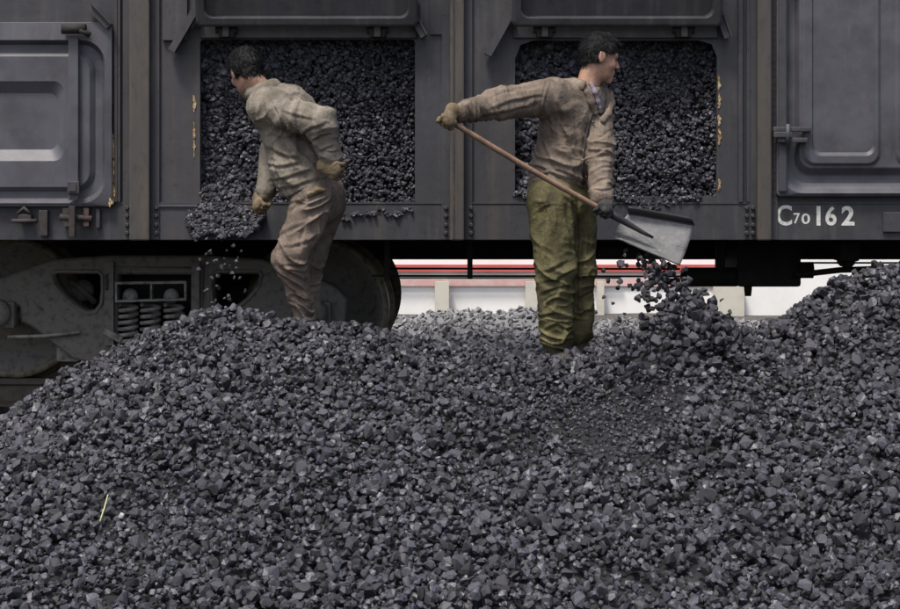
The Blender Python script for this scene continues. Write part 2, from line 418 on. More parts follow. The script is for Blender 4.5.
# returns of the openings
for (a, b_, c, d) in (op1, op2):
    MB().box(a-.035, a-.001, .013, .05, c, d).box(b_+.001, b_+.035, .013, .05, c, d).build('door_jamb', M['paint'], wg)
MB().box(XL, XR, -.012, .03, ZB, ZS, .004).build('side_sill', M['paint'], wg)
MB().box(XL, XR, -.016, .06, ZS+.001, ZS+.010).build('sill_ledge', M['paint'], wg)
MB().box(XL, XR, .031, .16, ZB, ZB+.015).build('sill_flange', M['paint'], wg)
MB().box(XL, XR, -.05, .06, ZT-.10, ZT+.03, .01).build('top_rail', M['paint'], wg)
MB().box(XL, XR, YW-.012, YW, ZB, ZT).build('far_side', M['paint'], wg)
MB().box(XL, XR, .03, YW-.02, 1.0, 1.03).build('wagon_floor', M['under'], wg)
for xe in (XL-.02, XR+.005): MB().box(xe, xe+.015, .0, YW, ZB, ZT).build('end_wall', M['paint'], wg)
MB().box(XL, XR, TY-.19, TY+.19, wz(259.5, TY-.19), 1.0).build('centre_sill', M['under'], wg)
for x in np.arange(XL+.3, XR, .8): MB().box(x-.05, x+.05, .17, TY-.2, ZB+.02, .999).build('cross_bearer', M['under'], wg)
# posts
def post(xc, wpx=10, main=True):
    h = wpx*9.1/F
    y0 = -.075
    MB().box(xc-h, xc+h, y0, -.018, ZB+.0, ZT-.11, .008).build('side_post', M['post'], wg)
    MB().box(xc-h-.045, xc-h+.002, -.020, -.0165, ZB+.004, ZT-.11).box(xc+h-.002, xc+h+.045, -.020, -.0165, ZB+.004, ZT-.11).build('post_flange', M['paint'], wg)
for x in posts: post(x, 7 if abs(x-wx(457)) < .01 or abs(x-wx(762)) < .01 else 10)
MB().box(wx(453), wx(455), -.0768, -.0752, ZB+.01, 2.9).build('post_seam', M['rust'], wg)
# narrow secondary ribs
for a, b_ in ((118, 121), (738, 742), (746, 749)):
    MB().box(wx(a), wx(b_), -.024, -.0005, ZS+.012, ZT-.12).build('side_rib', M['paint'], wg)
# bolts on the sill each side of every post
bolt_me = None
def bolt(px, py, y=-.0215, r=.0125):
    global bolt_me
    if bolt_me is None:
        o = MB().lathe([(.0125, 0), (.0125, -.007), (.008, -.012)], (0, 0, 0), 'Y', 8).build('rivet', M['iron_and_shade'], wg); bolt_me = o.data
    else: o = link(bolt(0, 0) if False else bpy.data.objects.new('rivet', bolt_me), wg)
    o.location = (wx(px), y, wz(py)); return o
for pxc in (128, 157, 446, 471, 746, 752):
    for py in (208, 216, 225, 233): bolt(pxc, py, -.0215 if pxc in (128, 157, 446, 471, 746, 778) else -.026)

# raised doors and their holders
def gusset(x0, y0, x1, y1, w_=7, nm='door_stay'):
    a, b_ = S(x0, y0, -.05), S(x1, y1, -.05); d = (b_-a); L = d.length; d.normalize()
    n_ = d.cross(Vector((0, 1, 0))).normalized()
    m_ = MB(); m_.obox((a+b_)/2, d, Vector((0, 1, 0)), n_, L/2, .03, w_*9.1/F/2)
    m_.obox((a+b_)/2 + n_*(w_*9.1/F/2+.0) + Vector((0, -.035, 0)), d, Vector((0, 1, 0)), n_, L/2, .012, .004)
    o = m_.build(nm, M['paint'], wg); return o
def raised_door(a, b_, left=True):
    xa, xb = wx(a, -.1), wx(b_, -.1); z0 = wz(24.5, -.1)
    # panel lying against the upper side, inner face outwards, pressed field in the middle
    pressed('raised_door', [((xa, xb, z0, 3.05), -.105, .03), ((xa+.015, xb-.015, z0+.012, 3.0), -.112, .03),
        ((xa+.05, xb-.05, z0+.052, 2.96), -.112, .05), ((xa+.055, xb-.055, z0+.0535, 2.955), -.050, .05)], M['paint'], back=-.062).matrix_local = Matrix.Translation((0, -.06, z0)) @ Matrix.Rotation(R(17), 4, 'X') @ Matrix.Translation((0, .06, -z0))
    MB().box(xa+.01, xb-.01, -.022, -.001, wz(38, -.02), wz(20, -.02), .004).build('door_header', M['paint'], wg)
    for px in (a+32, b_-40):
        MB().box(wx(px-8), wx(px+8), -.075, -.0225, wz(38, -.05), wz(28, -.05), .014).tube([(wx(px-11), -.055, wz(30, -.05)), (wx(px+11), -.055, wz(30, -.05))], .02, 10).box(wx(px-3), wx(px+3), -.1, -.0755, wz(37, -.07), wz(25.5, -.07)).build('door_hinge', M['under'], wg)
def pressed(name, loops, m, back=None, parent=None, n=8):
    """loft of rounded rectangles ((x0,x1,z0,z1), y, corner radius): a pressed steel panel"""
    bm = bmesh.new(); rings = []
    for (x0, x1, z0, z1), y, r in loops:
        rings.append([bm.verts.new((x, y, z)) for x, z in rrect(x0, x1, z0, z1, r, n)])
    if back is not None:
        (x0, x1, z0, z1), y, r = loops[0]
        rings.insert(0, [bm.verts.new((x, back, z)) for x, z in rrect(x0, x1, z0, z1, r, n)])
    for A, B in zip(rings, rings[1:]):
        k = len(A)
        for i in range(k): bm.faces.new((A[i], A[(i+1) % k], B[(i+1) % k], B[i]))
    bm.faces.new(rings[-1])
    if back is not None: bm.faces.new(rings[0][::-1])
    bmesh.ops.recalc_face_normals(bm, faces=bm.faces)
    me = bpy.data.meshes.new(name); bm.to_mesh(me); bm.free(); me.materials.append(m)
    o = link(bpy.data.objects.new(name, me), parent or wg)
    md = o.modifiers.new('soft_edges', 'BEVEL'); md.width = .006; md.segments = 2; md.limit_method = 'ANGLE'; md.angle_limit = R(25)
    return o
raised_door(196, 418); raised_door(512, 722)
gusset(196, 10, 172, 51); gusset(408, 8, 424, 37); gusset(511, 12, 487, 55); gusset(716, 8, 727, 38); gusset(90, 6, 110, 27)
gusset(418, 4, 420, 24, 4)
MB().box(wx(163), wx(188), -.026, -.0005, wz(41), 2.9, .004).build('stiffener_plate', M['paint'], wg)
MB().box(wx(430), wx(444), -.014, -.0005, wz(35), 2.9, .004).build('stiffener_plate', M['paint'], wg)
MB().box(wx(160), wx(198), -.022, -.017, wz(206.5), wz(204.2)).build('weld_line', M['door'], wg)

# closed drop door at the left
dx0 = wx(112) - 1.32
dz0, dz1 = wz(207), wz(26)
X = lambda px: wx(px, -.06)
Z = lambda py: wz(py, -.06)
dL = [((dx0, X(111.5), Z(206.5), Z(22)), -.052, .012),
      ((dx0+.05, X(105), Z(203), Z(40)), -.060, .13), ((dx0+.066, X(101), Z(198.5), Z(44)), -.020, .115),
      ((dx0+.10, X(94), Z(191.5), Z(51)), -.020, .10), ((dx0+.125, X(89), Z(187), Z(56)), -.047, .085),
      ((dx0+.27, X(63), Z(161), Z(81)), -.047, .055), ((dx0+.31, X(54), Z(148), Z(94)), -.010, .04)]
pressed('drop_door', dL, M['door'], back=-.014)
def small(mb, nm, m=None): return mb.build(nm, m or M['paint'], wg)
small(MB().box(X(69), X(79), -.080, -.062, Z(200), Z(38), .004), 'hinge_strap', M['door'])
small(MB().box(X(69), X(81), -.105, -.081, Z(194), Z(181), .006).box(X(71), X(78), -.112, -.1055, Z(191), Z(184)), 'strap_bracket', M['paint'])
small(MB().tube([S(62, 29, -.10), S(86, 29, -.10)], .028, 12).tube([S(80, 30, -.115), S(90, 35, -.115)], .015, 8), 'hinge_pin', M['under'])
small(MB().box(X(71), X(77), -.115, -.083, Z(237), Z(206), .004), 'latch_bar', M['rust'])
small(MB().tube([S(60, 217, -.06), S(92, 219, -.06)], .018, 10).box(X(63), X(69), -.07, -.0125, wz(226), wz(208)).box(X(84), X(89), -.07, -.0125, wz(226), wz(208)), 'latch_shaft', M['rust'])
small(MB().box(X(38), X(47), -.05, -.013, wz(236), wz(210), .006), 'latch_bracket', M['rust'])
small(MB().tube([S(12, 221, -.06), S(37, 221, -.06)], .012, 8).box(X(18), X(31), -.06, -.013, wz(220), wz(214), .006).tube([S(18, 214, -.05), S(24, 208, -.05), S(30, 214, -.05)], .012, 8), 'latch_lever', M['rust'])
small(MB().box(X(95), X(99), -.04, -.013, wz(228), wz(209), .004), 'latch_bracket', M['paint'])
MB().box(wx(115), wx(118), -.03, -.0005, ZS+.012, ZT-.12).build('door_guide', M['paint'], wg)

# tall centre door at the right
rx0, rx1 = X(777), X(777) + 1.75
dR = [((rx0, rx1, Z(196.5), 3.05), -.050, .02),
      ((X(782), rx1-.05, Z(193), 3.02), -.062, .12), ((X(787), rx1-.07, Z(188), 3.0), -.030, .11),
      ((X(791), rx1-.09, Z(183), 2.97), -.018, .10), ((X(796), rx1-.12, Z(175), 2.95), -.018, .085),
      ((X(800), rx1-.14, Z(168), 2.93), -.052, .07)]
pressed('centre_door', dR, M['door'], back=-.014)
def leaf(a, b_):
    pressed('door_leaf_panel', [((X(a), X(b_), Z(166), 2.9), -.0535, .07), ((X(a+3), X(b_-3), Z(163), 2.88), -.064, .06),
        ((X(a+10), X(b_-6), Z(156), 2.85), -.064, .05), ((X(a+15), X(b_-13), Z(142), 2.82), -.020, .03)], M['door'], back=-.0525)
leaf(802, 881); leaf(895, 974)
for a, b_ in ((778, 786),):
    small(MB().box(X(a), X(b_), -.085, -.064, Z(192), 2.95, .008), 'door_edge_bar', M['paint'])
for zz in (135, -40):
    small(MB().box(X(772), X(810), -.105, -.066, Z(zz-3), Z(zz-8), .006).box(X(776), X(806), -.110, -.066, Z(zz+8), Z(zz+3), .006).box(X(772), X(790), -.122, -.086, Z(zz+3), Z(zz-3), .006)
          .tube([S(788, zz+11, -.115), S(788, zz-11, -.115)], .014, 8), 'door_hinge', M['paint'])
small(MB().box(X(839), X(843), -.026, -.0205, Z(40), Z(28)).box(X(839), X(843), -.026, -.0205, Z(66), Z(48)), 'stencil_mark', M['under'])
MB().box(wx(771), wx(776), -.008, -.0005, ZS+.012, ZT-.12).build('door_gap_strip', M['under'], wg)
for k in range(26):      # rivet column in the dark gap
    bolt(773.5, 18 + k*7.4, -.009)
bm_l = wx(882)
small(MB().box(bm_l, bm_l+.12, -.03, -.013, wz(232), wz(212), .004), 'door_stop', M['paint'])
# spilt coal dust marks and chips of old paint on door edges
def chips(px, pys, y, wpx):
    for (a, b_) in pys:
        m_ = MB(); bm = m_.bm; n_ = 7
        Lp = [(px + random.uniform(-.5, .0)*wpx, a + (b_-a)*i/n_) for i in range(n_+1)]
        Rp = [(px + random.uniform(.15, 1)*wpx*math.sin(math.pi*(i+.4)/(n_+.8)), a + (b_-a)*i/n_) for i in range(n_+1)]
        L0 = [bm.verts.new(S(p, q, y)) for p, q in Lp]; R0 = [bm.verts.new(S(p, q, y)) for p, q in Rp]
        L1 = [bm.verts.new(S(p, q, y+.0025)) for p, q in Lp]; R1 = [bm.verts.new(S(p, q, y+.0025)) for p, q in Rp]
        for i in range(n_):
            bm.faces.new((L0[i], R0[i], R0[i+1], L0[i+1])); bm.faces.new((L1[i+1], R1[i+1], R1[i], L1[i]))
            bm.faces.new((L0[i+1], L1[i+1], L1[i], L0[i])); bm.faces.new((R0[i], R1[i], R1[i+1], R0[i+1]))
        m_.build('paint_chip', M['chip'], wg)
chips(719, [(76, 90), (92, 108), (115, 126), (128, 145), (179, 191)], -.005, 3.2)
chips(194, [(95, 112), (122, 140), (138, 158)], -.005, 2.6)
chips(113, [(134, 160), (158, 184), (182, 205)], -.034, 2.4)
chips(110, [(198, 207)], -.055, 3)
# lettering
def glyph(ch, x0, x1, y0, y1, bold=.02, parent=None, nm='stencil_letter'):
    cu = bpy.data.curves.new('tmp', 'FONT'); cu.body = ch; cu.offset = bold; cu.resolution_u = 6
    o = bpy.data.objects.new('tmp', cu); sc.collection.objects.link(o)
    me = ev_mesh(o); bpy.data.objects.remove(o); bpy.data.curves.remove(cu)
    me.name = nm
    co = np.array([v.co[:] for v in me.vertices]); lo, hi = co.min(0), co.max(0)
    yy = -.0135
    X0, X1, Z0, Z1 = wx(x0, yy), wx(x1, yy), wz(y1, yy), wz(y0, yy)
    for v in me.vertices:
        u = (v.co.x-lo[0])/(hi[0]-lo[0]); t = (v.co.y-lo[1])/(hi[1]-lo[1])
        v.co = (X0+(X1-X0)*u, yy, Z0+(Z1-Z0)*t)
    me.materials.clear(); me.materials.append(M['white'])
    return link(bpy.data.objects.new(nm, me), wg)
glyph('C', 776.5, 792, 205, 225.5, .018); glyph('7', 793.5, 800, 213, 223.5, .012); glyph('0', 801.5, 810, 213.5, 224, .015)
glyph('I', 816.5, 820.5, 206, 225.5, .0); glyph('6', 825.5, 836.5, 206, 225.5, .02); glyph('2', 841.5, 854.5, 206, 225.5, .03)

# ---- underframe gear
small(MB().box(wx(735, .9), wx(798, .9), .8, 1.35, wz(286, .9), 1.0, .02).tube([S(748, 280, .85), S(748, 296, .85)], .03, 10, r_end=.02), 'brake_reservoir_bracket', M['under'])
small(MB().lathe([(.02, -.19), (.05, -.18), (.058, -.15), (.058, .15), (.02, .19)], S(712, 277, .9), 'X', 20), 'brake_cylinder', M['under'])
small(MB().box(wx(716, .9), wx(724, .9), .85, .95, wz(270, .9), wz(240, .9), .01), 'cylinder_bracket', M['under'])
small(MB().tube([S(680, 281, .9), S(664, 282, .9), S(650, 280, .9)], .02, 8), 'brake_rod', M['under'])
small(MB().tube([S(372, 275.8, .6), S(700, 276.5, .6)], .0065, 6), 'brake_pipe', M['under'])
small(MB().tube([S(372, 268.5, 1.0), S(680, 269, 1.0)], .007, 6), 'brake_pipe', M['under'])
small(MB().tube([S(795, 262.8, .6), S(1000, 263, .6)], .006, 6), 'brake_pipe', M['under'])
small(MB().tube([S(795, 275, .7), S(840, 270, .7), S(900, 268, .7)], .018, 8), 'brake_rod', M['under'])
small(MB().lathe([(.02, -.04), (.05, -.04), (.05, .04), (.02, .04)], S(806, 270, .8), 'X', 14), 'pipe_valve', M['under'])
for px, y1 in ((387, 280), (470, 279)):
    small(MB().box(wx(px-2.6, .5), wx(px+2.6, .5), .48, .53, wz(y1, .5), wz(236, .5), .004), 'pipe_hanger', M['under'])
small(MB().box(wx(836, .6), wx(856, .6), .5, .7, wz(261, .6), wz(240, .6), .02).lathe([(.0, -.05), (.045, -.05), (.045, .05), (.0, .05)], S(846, 260, .62), 'Y', 12), 'drain_valve', M['under'])
small(MB().box(wx(600, .5), wx(640, .5), .5, .62, wz(257, .5), wz(247, .5), .01), 'step_bracket', M['under'])

# ---- bogie
bg_ = empty('bogie', (0, 0, 0), wg)
BC = wx(159, .55)            # centre line
WR = .42
wcx = (BC - .915, BC + .915)
def ymir(y): return 2*TY - y
wheel_prof = [(.0, -.02), (.07, -.02), (.085, .0), (.10, .03), (.20, .055), (.33, .02), (.355, -.01), (.385, -.012), (.415, -.005), (.42, .02), (.425, .09), (.43, .10), (.452, .112), (.452, .125), (.435, .135), (.36, .135), (.34, .11), (.2, .12), (.09, .14), (.0, .14)]
wm = None
for xc in wcx:
    for sgn in (1, -1):
        if wm is None:
            o = MB().lathe(wheel_prof, (0, 0, 0), 'Y', 72).build('wheel', M['cast'], bg_); wm = o.data
            wm.materials.append(M['tread'])
            for p in wm.polygons:
                rad = math.hypot(p.center.x, p.center.z)
                if rad > .372: p.material_index = 1
        else: o = bpy.data.objects.new('wheel', wm); link(o, bg_)
        o.location = (xc, .80 if sgn == 1 else ymir(.80), .42)
        if sgn == -1: o.rotation_euler.z = R(180)
    MB().tube([(xc, .45, .42), (xc, ymir(.45), .42)], .075, 16).build('axle', M['under'], bg_)
def B(px, py):
    p = S(px, py, .5); return (p.x, p.z)
def mirror(pts): return [(2*BC - x, z) for x, z in pts]
half = [B(160, 258), B(110, 258), B(52, 262), B(25, 272), B(-18, 288), B(-30, 300), B(-28, 322), B(-14, 322), B(-12, 304), B(22, 304), B(24, 320), B(36, 326), B(74, 356), B(112, 366), B(160, 366)]
outline = half + mirror(half[1:-1])[::-1]
tri = [B(56, 271), B(52, 275), B(55, 285), B(66, 299), B(80, 310), B(88, 313.5), B(96, 312), B(102, 304), B(103.5, 290), B(103, 275), B(99, 271)]
spring_hole = rrect(B(116, 345)[0], 2*BC-B(116, 345)[0], B(0, 346)[1], B(0, 272)[1], .02, 3)
for yy in (.55, ymir(.55)):
    plate('side_frame', [outline, tri, mirror(tri)[::-1], spring_hole], yy, .13, M['cast'], bg_, bev=.016)
# raised lips round the windows of the frame
def lip(loop, y, r, nm='frame_lip', m=None):
    pts = [(x, y, z) for x, z in loop]; pts.append(pts[0])
    return MB().tube(pts, r, 6, cap=False).build(nm, m or M['cast'], bg_)
lip(tri, .487, .012); lip(mirror(tri), .487, .012)
lip([B(114, 268), B(114, 350), B(204, 350), B(204, 268)], .487, .010)
# bolster end: a box frame with a divider
def bar(px0, py0, px1, py1, w_, y=.47, t=.03, nm='bolster_bar', m=None):
    a, b_ = S(px0, py0, y), S(px1, py1, y); d = (b_-a); L = d.length; d.normalize(); n_ = d.cross(Vector((0, 1, 0)))
    return MB().obox((a+b_)/2, d, Vector((0, 1, 0)), n_, L/2, t, w_*9.6/F/2).build(nm, m or M['cast_light'], bg_)
bar(116, 283, 187, 282, 2.4); bar(116, 301, 187, 299, 2.2); bar(117, 284.5, 117, 299.5, 2.2, .472); bar(152, 284, 152, 299, 1.8, .472); bar(186, 283.5, 186, 298, 2.2, .472)
bar(196, 262, 196, 345, 8, .475, nm='frame_column', m=M['cast']); 
bar(110, 262, 110, 345, 9, .475, nm='frame_column', m=M['cast']); bar(105, 330, 122, 340, 6, .462, nm='frame_gusset', m=M['cast_light'])
MB().box(B(108, 0)[0], B(212, 0)[0], .66, ymir(.66), B(0, 330)[1], B(0, 268)[1], .01).build('bolster', M['under'], bg_)
for px in (131, 172):
    MB().lathe([(.045, 0), (.045, -.03), (.02, -.05)], S(px, 296, .53), 'Y', 14).build('bolster_cap', M['cast_light'], bg_)
MB().box(B(60, 0)[0], B(262, 0)[0], 1.0, 1.06, .16, .72, .02).build('gap_blocker_plate', M['under'], bg_)  # added plate, blocks the bright background showing through the bogie
# springs
sp_me = None
for yy in (.50, .62):
    for px in (128, 150.5, 174, 193 if False else None):
        if px is None: continue
        if sp_me is None:
            pts = []; turns, hgt, rad = 6.5, .235, .052
            for k in range(int(turns*14)+1):
                a = k*2*math.pi/14; pts.append((rad*math.cos(a), rad*math.sin(a), hgt*k/(turns*14)))
            o = MB().tube(pts, .0125, 7).build('coil_spring', M['cast_light'], bg_); sp_me = o.data
        else: o = bpy.data.objects.new('coil_spring', sp_me); link(o, bg_)
        o.location = (wx(px, yy), yy, wz(345, yy))
MB().box(B(116, 0)[0], B(204, 0)[0], .45, .66, B(0, 352)[1], B(0, 345.5)[1], .004).build('spring_plank', M['cast'], bg_)
# axle boxes, brake shoes, end gear
for xc in wcx:
    MB().box(xc-.10, xc+.10, .44, .60, .33, .485, .02).lathe([(.08, 0), (.08, -.03), (.05, -.045), (.0, -.045)], (xc, .44, .42), 'Y', 18).build('axle_box', M['cast'], bg_)
for px, s in ((69, 1), (249, 1)):
    MB().box(wx(px-11, .6), wx(px+11, .6), .56, .68, wz(361, .6), wz(343, .6), .008).lathe([(.032, 0), (.032, -.02), (.012, -.03)], S(px+1, 352, .56), 'Y', 12).lathe([(.012, 0), (.012, -.02)], S(px-7, 347, .56), 'Y', 8).build('brake_hanger_box', M['cast_light'], bg_)
MB().tube([S(8, 337, .46), S(45, 336, .46), S(80, 332, .46)], .010, 8).build('brake_lever_rod', M['cast_light'], bg_)
MB().tube([S(8, 290, .5), S(30, 297, .5), S(44, 310, .5)], .018, 8).tube([S(14, 318, .55), S(36, 306, .55)], .03, 8).build('brake_lever_rod', M['cast'], bg_)
MB().lathe([(.0, -.05), (.06, -.05), (.075, 0), (.0, 0)], S(84, 290, .80), 'Y', 16).tube([S(70, 280, .75), S(82, 290, .75), S(96, 303, .75)], .02, 8).build('brake_slack_adjuster', M['cast'], bg_)
MB().tube([S(107, 274, .45), S(107, 290, .45)], .012, 6).build('frame_wear_plate', M['rust'], bg_)
MB().tube([S(192, 262, .60), S(200, 275, .60), S(203, 300, .60)], .022, 8).tube([S(206, 262, .62), S(214, 300, .62)], .018, 8).build('brake_hose', M['cast'], bg_)
# the far bogie of the wagon (same parts, past the right edge of the frame)
bg2 = empty('bogie', (9.21, 0, 0), wg)
for ch in list(bg_.children):
    c = ch.copy(); link(c, bg2)

# ------------------------------------------------------------------ coal inside the wagon and on the sill
parts = []
def coal_wall(op, nl, smin, smax, seed_shift):
    a, b_, c, d = op
    n = nl
    x = rng.uniform(a-.06, b_+.06, n); z = rng.uniform(c-.06, d+.04, n); s_ = rng.uniform(smin, smax, n)*rng.choice([.8, 1, 1.25], n, p=[.45, .4, .15])*np.interp(x + .12*(vnoise(np.stack([x*6, z*6, x*0], -1))-.5), [a, a+.45, b_], [1.25, 1.0, .80])
    bul = .025 + .07*vnoise(np.stack([x*4, z*4, x*0+seed_shift], -1)) + .05*np.clip((z-c)/(d-c), 0, 1)
    y = bul + rng.uniform(-.006, .02, n)
    return lumps(np.stack([x, y, z], -1), s_, VAR)
parts.append(coal_wall(op1, 8500, .024, .044, 1)); parts.append(coal_wall(op2, 7500, .024, .044, 2))
# backing body of the load
def backing(op):
    a, b_, c, d = op
    V = np.array([[a-.2, .13, c-.03], [b_+.2, .13, c-.03], [b_+.2, .13, d+.3], [a-.2, .13, d+.3]]); return V, np.array([[0, 1, 2], [0, 2, 3]]), np.zeros(4)
parts += [backing(op1), backing(op2)]
# top of the load inside the wagon
n = 3000; x = rng.uniform(XL+.1, 5.5, n); y = rng.uniform(.1, YW-.1, n); s_ = rng.uniform(.06, .12, n)
zt = 2.75 + .25*vnoise(np.stack([x, y, x*0], -1)); parts.append(lumps(np.stack([x, y, zt], -1), s_, VSM))
V4 = np.array([[XL+.02, .12, 2.8], [XR-.02, .12, 2.8], [XR-.02, YW-.03, 2.8], [XL+.02, YW-.03, 2.8]]); parts.append((V4, np.array([[0, 1, 2], [0, 2, 3]]), np.zeros(4)))
# spill over the sill: left heap and the thin lip at the right
def spill(n, px0, px1, top, bot, ydepth, smin, smax):
    px = rng.uniform(px0, px1, n); t = np.interp(px, top[0], top[1]); b__ = np.interp(px, bot[0], bot[1]); py = t + (b__-t)*rng.random(n)**.9
    b__ = b__ + 9*(vnoise(np.stack([px*.16, px*0, px*0], -1))-.6); py = t + (b__-t)*rng.random(n)**.9
    k = (py-t)/np.maximum(b__-t, 1e-3)
    y = .03 - ydepth*k + rng.uniform(-.01, .01, n)
    P = np.array([S(a, b_, c)[:] for a, b_, c in zip(px, py, y)])
    return lumps(P, rng.uniform(smin, smax, n), VAR)
parts.append(spill(900, 188, 264, ([188, 205, 240, 264], [206, 184, 190, 206]), ([188, 196, 240, 256, 264], [224, 238, 238, 230, 214]), .09, .022, .046))
parts.append(spill(300, 322, 412, ([322, 412], [203, 203]), ([322, 345, 380, 395, 412], [214, 219, 212, 219, 213]), .05, .018, .034))
parts.append(spill(380, 512, 700, ([512, 700], [190, 188]), ([512, 620, 640, 660, 700], [198, 199, 212, 208, 200]), .05, .018, .034))
V_, F_, S_ = join(parts)
tag(mesh_np('coal_load', V_, F_, M['coal'], shade=S_), 'black coal filling the wagon, showing in both open doorways', 'coal', kind='stuff')

# ------------------------------------------------------------------ the coal heap
n = 54000
y = rng.uniform(-5.3, .75, 2*n); d = y - CAMY
keep = rng.random(2*n) < d/9.9
y = y[keep][:n]; d = y - CAMY; n = len(y)
x = rng.uniform(-1, 1, n)*(.285*d + .55)
z = H(x, y)
pxs = 450 + x*F/d; pys = HOR + (CAMZ-z)*F/d
fine = np.exp(-((pxs-620)/75)**2 - ((pys-425)/45)**2) + .5*np.exp(-((pxs-470)/60)**2 - ((pys-380)/30)**2)
fine = np.clip(fine + (vnoise(np.stack([x*1.7, y*1.7, x*0+3], -1))-.62)*1.2, 0, 1)
s_ = np.exp(rng.normal(math.log(.0345), .32, n)) * (1 - .5*fine)
s_ = np.clip(s_, .012, .068)
C_ = np.stack([x, y, z + s_*rng.uniform(-.55, .50, n)], -1)
inview = (pxs > 6) & (pxs < 894) & (pys > 250) & (pys < 603) & (y < YC+.05)
app = s_/d
# the largest on screen become single lumps
feet = (np.abs(pxs-300) < 28) & (np.abs(pys-318) < 22) | (np.abs(pxs-562) < 42) & (np.abs(pys-345) < 22)
cand = np.where(inview & ~feet & (C_[:, 2] > z + s_*.12))[0]
order = cand[np.argsort(-app[cand])][:285]
single = np.zeros(n, bool); single[order] = True
v1 = lumps(C_[~single], s_[~single], VAR)
nf = 12000
yf = rng.uniform(-5.2, -.4, nf); df = yf-CAMY; xf = rng.uniform(-1, 1, nf)*(.285*df+.5)
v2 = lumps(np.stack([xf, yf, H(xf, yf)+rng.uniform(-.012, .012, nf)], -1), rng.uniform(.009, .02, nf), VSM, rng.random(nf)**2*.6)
gx = np.linspace(-4.2, 4.4, 240); gy = np.linspace(-5.5, 1.0, 190)
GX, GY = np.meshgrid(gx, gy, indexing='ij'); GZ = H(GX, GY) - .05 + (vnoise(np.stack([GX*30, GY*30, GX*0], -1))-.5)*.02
Vb = np.stack([GX, GY, GZ], -1).reshape(-1, 3); ii = np.arange(240*190).reshape(240, 190)
T1 = np.stack([ii[:-1, :-1], ii[1:, :-1], ii[1:, 1:]], -1).reshape(-1, 3); T2 = np.stack([ii[:-1, :-1], ii[1:, 1:], ii[:-1, 1:]], -1).reshape(-1, 3)
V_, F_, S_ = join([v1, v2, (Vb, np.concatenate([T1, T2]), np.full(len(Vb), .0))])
tag(mesh_np('coal_heap', V_, F_, M['coal'], shade=S_), 'long heap of broken coal covering the ground before the wagon', 'coal heap', kind='stuff')

lump_me = []
for V, Fa in VAR:
    me = bpy.data.meshes.new('coal_lump'); me.from_pydata([tuple(p) for p in V], [], [tuple(int(i) for i in q) for q in Fa]); me.materials.append(M['coal_one']); lump_me.append(me)
dark_me = [m_.copy() for m_ in lump_me]
for m_ in dark_me: m_.name = 'darkened_lump'; m_.materials[0] = M['coal_dark']
def lump(name, loc, s, label, cat, group):
    o = bpy.data.objects.new(name, random.choice(dark_me if name == 'falling_coal' else lump_me)); o.location = loc
    o.rotation_euler = [random.uniform(0, 6.28) for _ in range(3)]; o.scale = (s, s, s)
    return tag(link(o), label, cat, group)
for i in order:
    lump('coal_lump', C_[i], float(s_[i]), 'one of the larger loose coal lumps on the heap', 'coal lump', 'larger coal lumps lying on the heap')
# coal falling from the shovel
SL = 'coal lump tumbling down from the tipped shovel'; SG = 'coal lumps falling from the shovel'
k = 0
while k < 165:
    py = random.uniform(250, 322)
    t = (py-250)/72; cx = 655 + 14*t; hw = 24 + 22*t
    px = random.gauss(cx, hw*.52)
    if abs(px-cx) > hw*1.5: continue
    edge = 237 + (px-613)*28/67 if px < 680 else 265
    if py < edge + 3: continue
    yy = random.uniform(-1.05, -.70)
    p = S(px, py, yy)
    if p.z < float(H(np.array([p.x]), np.array([p.y]))[0]): continue
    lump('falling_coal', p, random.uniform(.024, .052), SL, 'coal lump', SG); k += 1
for k in range(125):
    py = 318 + 95*random.random(); px = random.gauss(672 + (py-318)*.25, 30)
    yy = random.uniform(-1.75, -1.25); p = S(px, py, yy); hz = float(H(np.array([p.x]), np.array([p.y]))[0])
    if p.z < hz: p.z = hz + random.uniform(.015, .07)
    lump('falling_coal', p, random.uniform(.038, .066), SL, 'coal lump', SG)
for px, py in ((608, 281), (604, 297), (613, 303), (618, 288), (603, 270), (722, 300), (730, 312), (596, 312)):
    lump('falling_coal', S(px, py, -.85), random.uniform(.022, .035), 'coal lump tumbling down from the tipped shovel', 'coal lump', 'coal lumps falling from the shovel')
for k in range(34):
    px, py = random.uniform(196, 246), random.uniform(238, 304)
    lump('trickling_coal', S(px, py, random.uniform(-.28, -.12)), random.uniform(.016, .034), 'small coal lump dropping from the sill of the left doorway', 'coal lump', 'coal lumps dropping off the wagon sill')
# straw and pale pebble on the heap
def on_heap(px, py):
    yy = -5.0
    for k in range(4000):
        p = S(px, py, yy)
        if p.z < float(H(np.array([p.x]), np.array([p.y]))[0]) + .02: return p
        yy += .002
    return p
a, b_ = on_heap(99, 524), on_heap(108, 500)
tag(MB().tube([a, (a+b_)/2+Vector((.004, -.01, .012)), b_+Vector((0, 0, .02))], .003, 5).build('straw_stalk', M['straw']), 'thin yellow straw stalk lying on the coal heap', 'straw')
p = on_heap(122, 518); o = lump('pale_pebble', p+Vector((0, -.01, .01)), .028, 'small pale round pebble beside the straw on the coal', 'pebble', None)
o.data = o.data.copy(); o.data.materials[0] = mat('pale_stone', (.36, .35, .36), .8, .3); del_group = 'group' in o.keys()

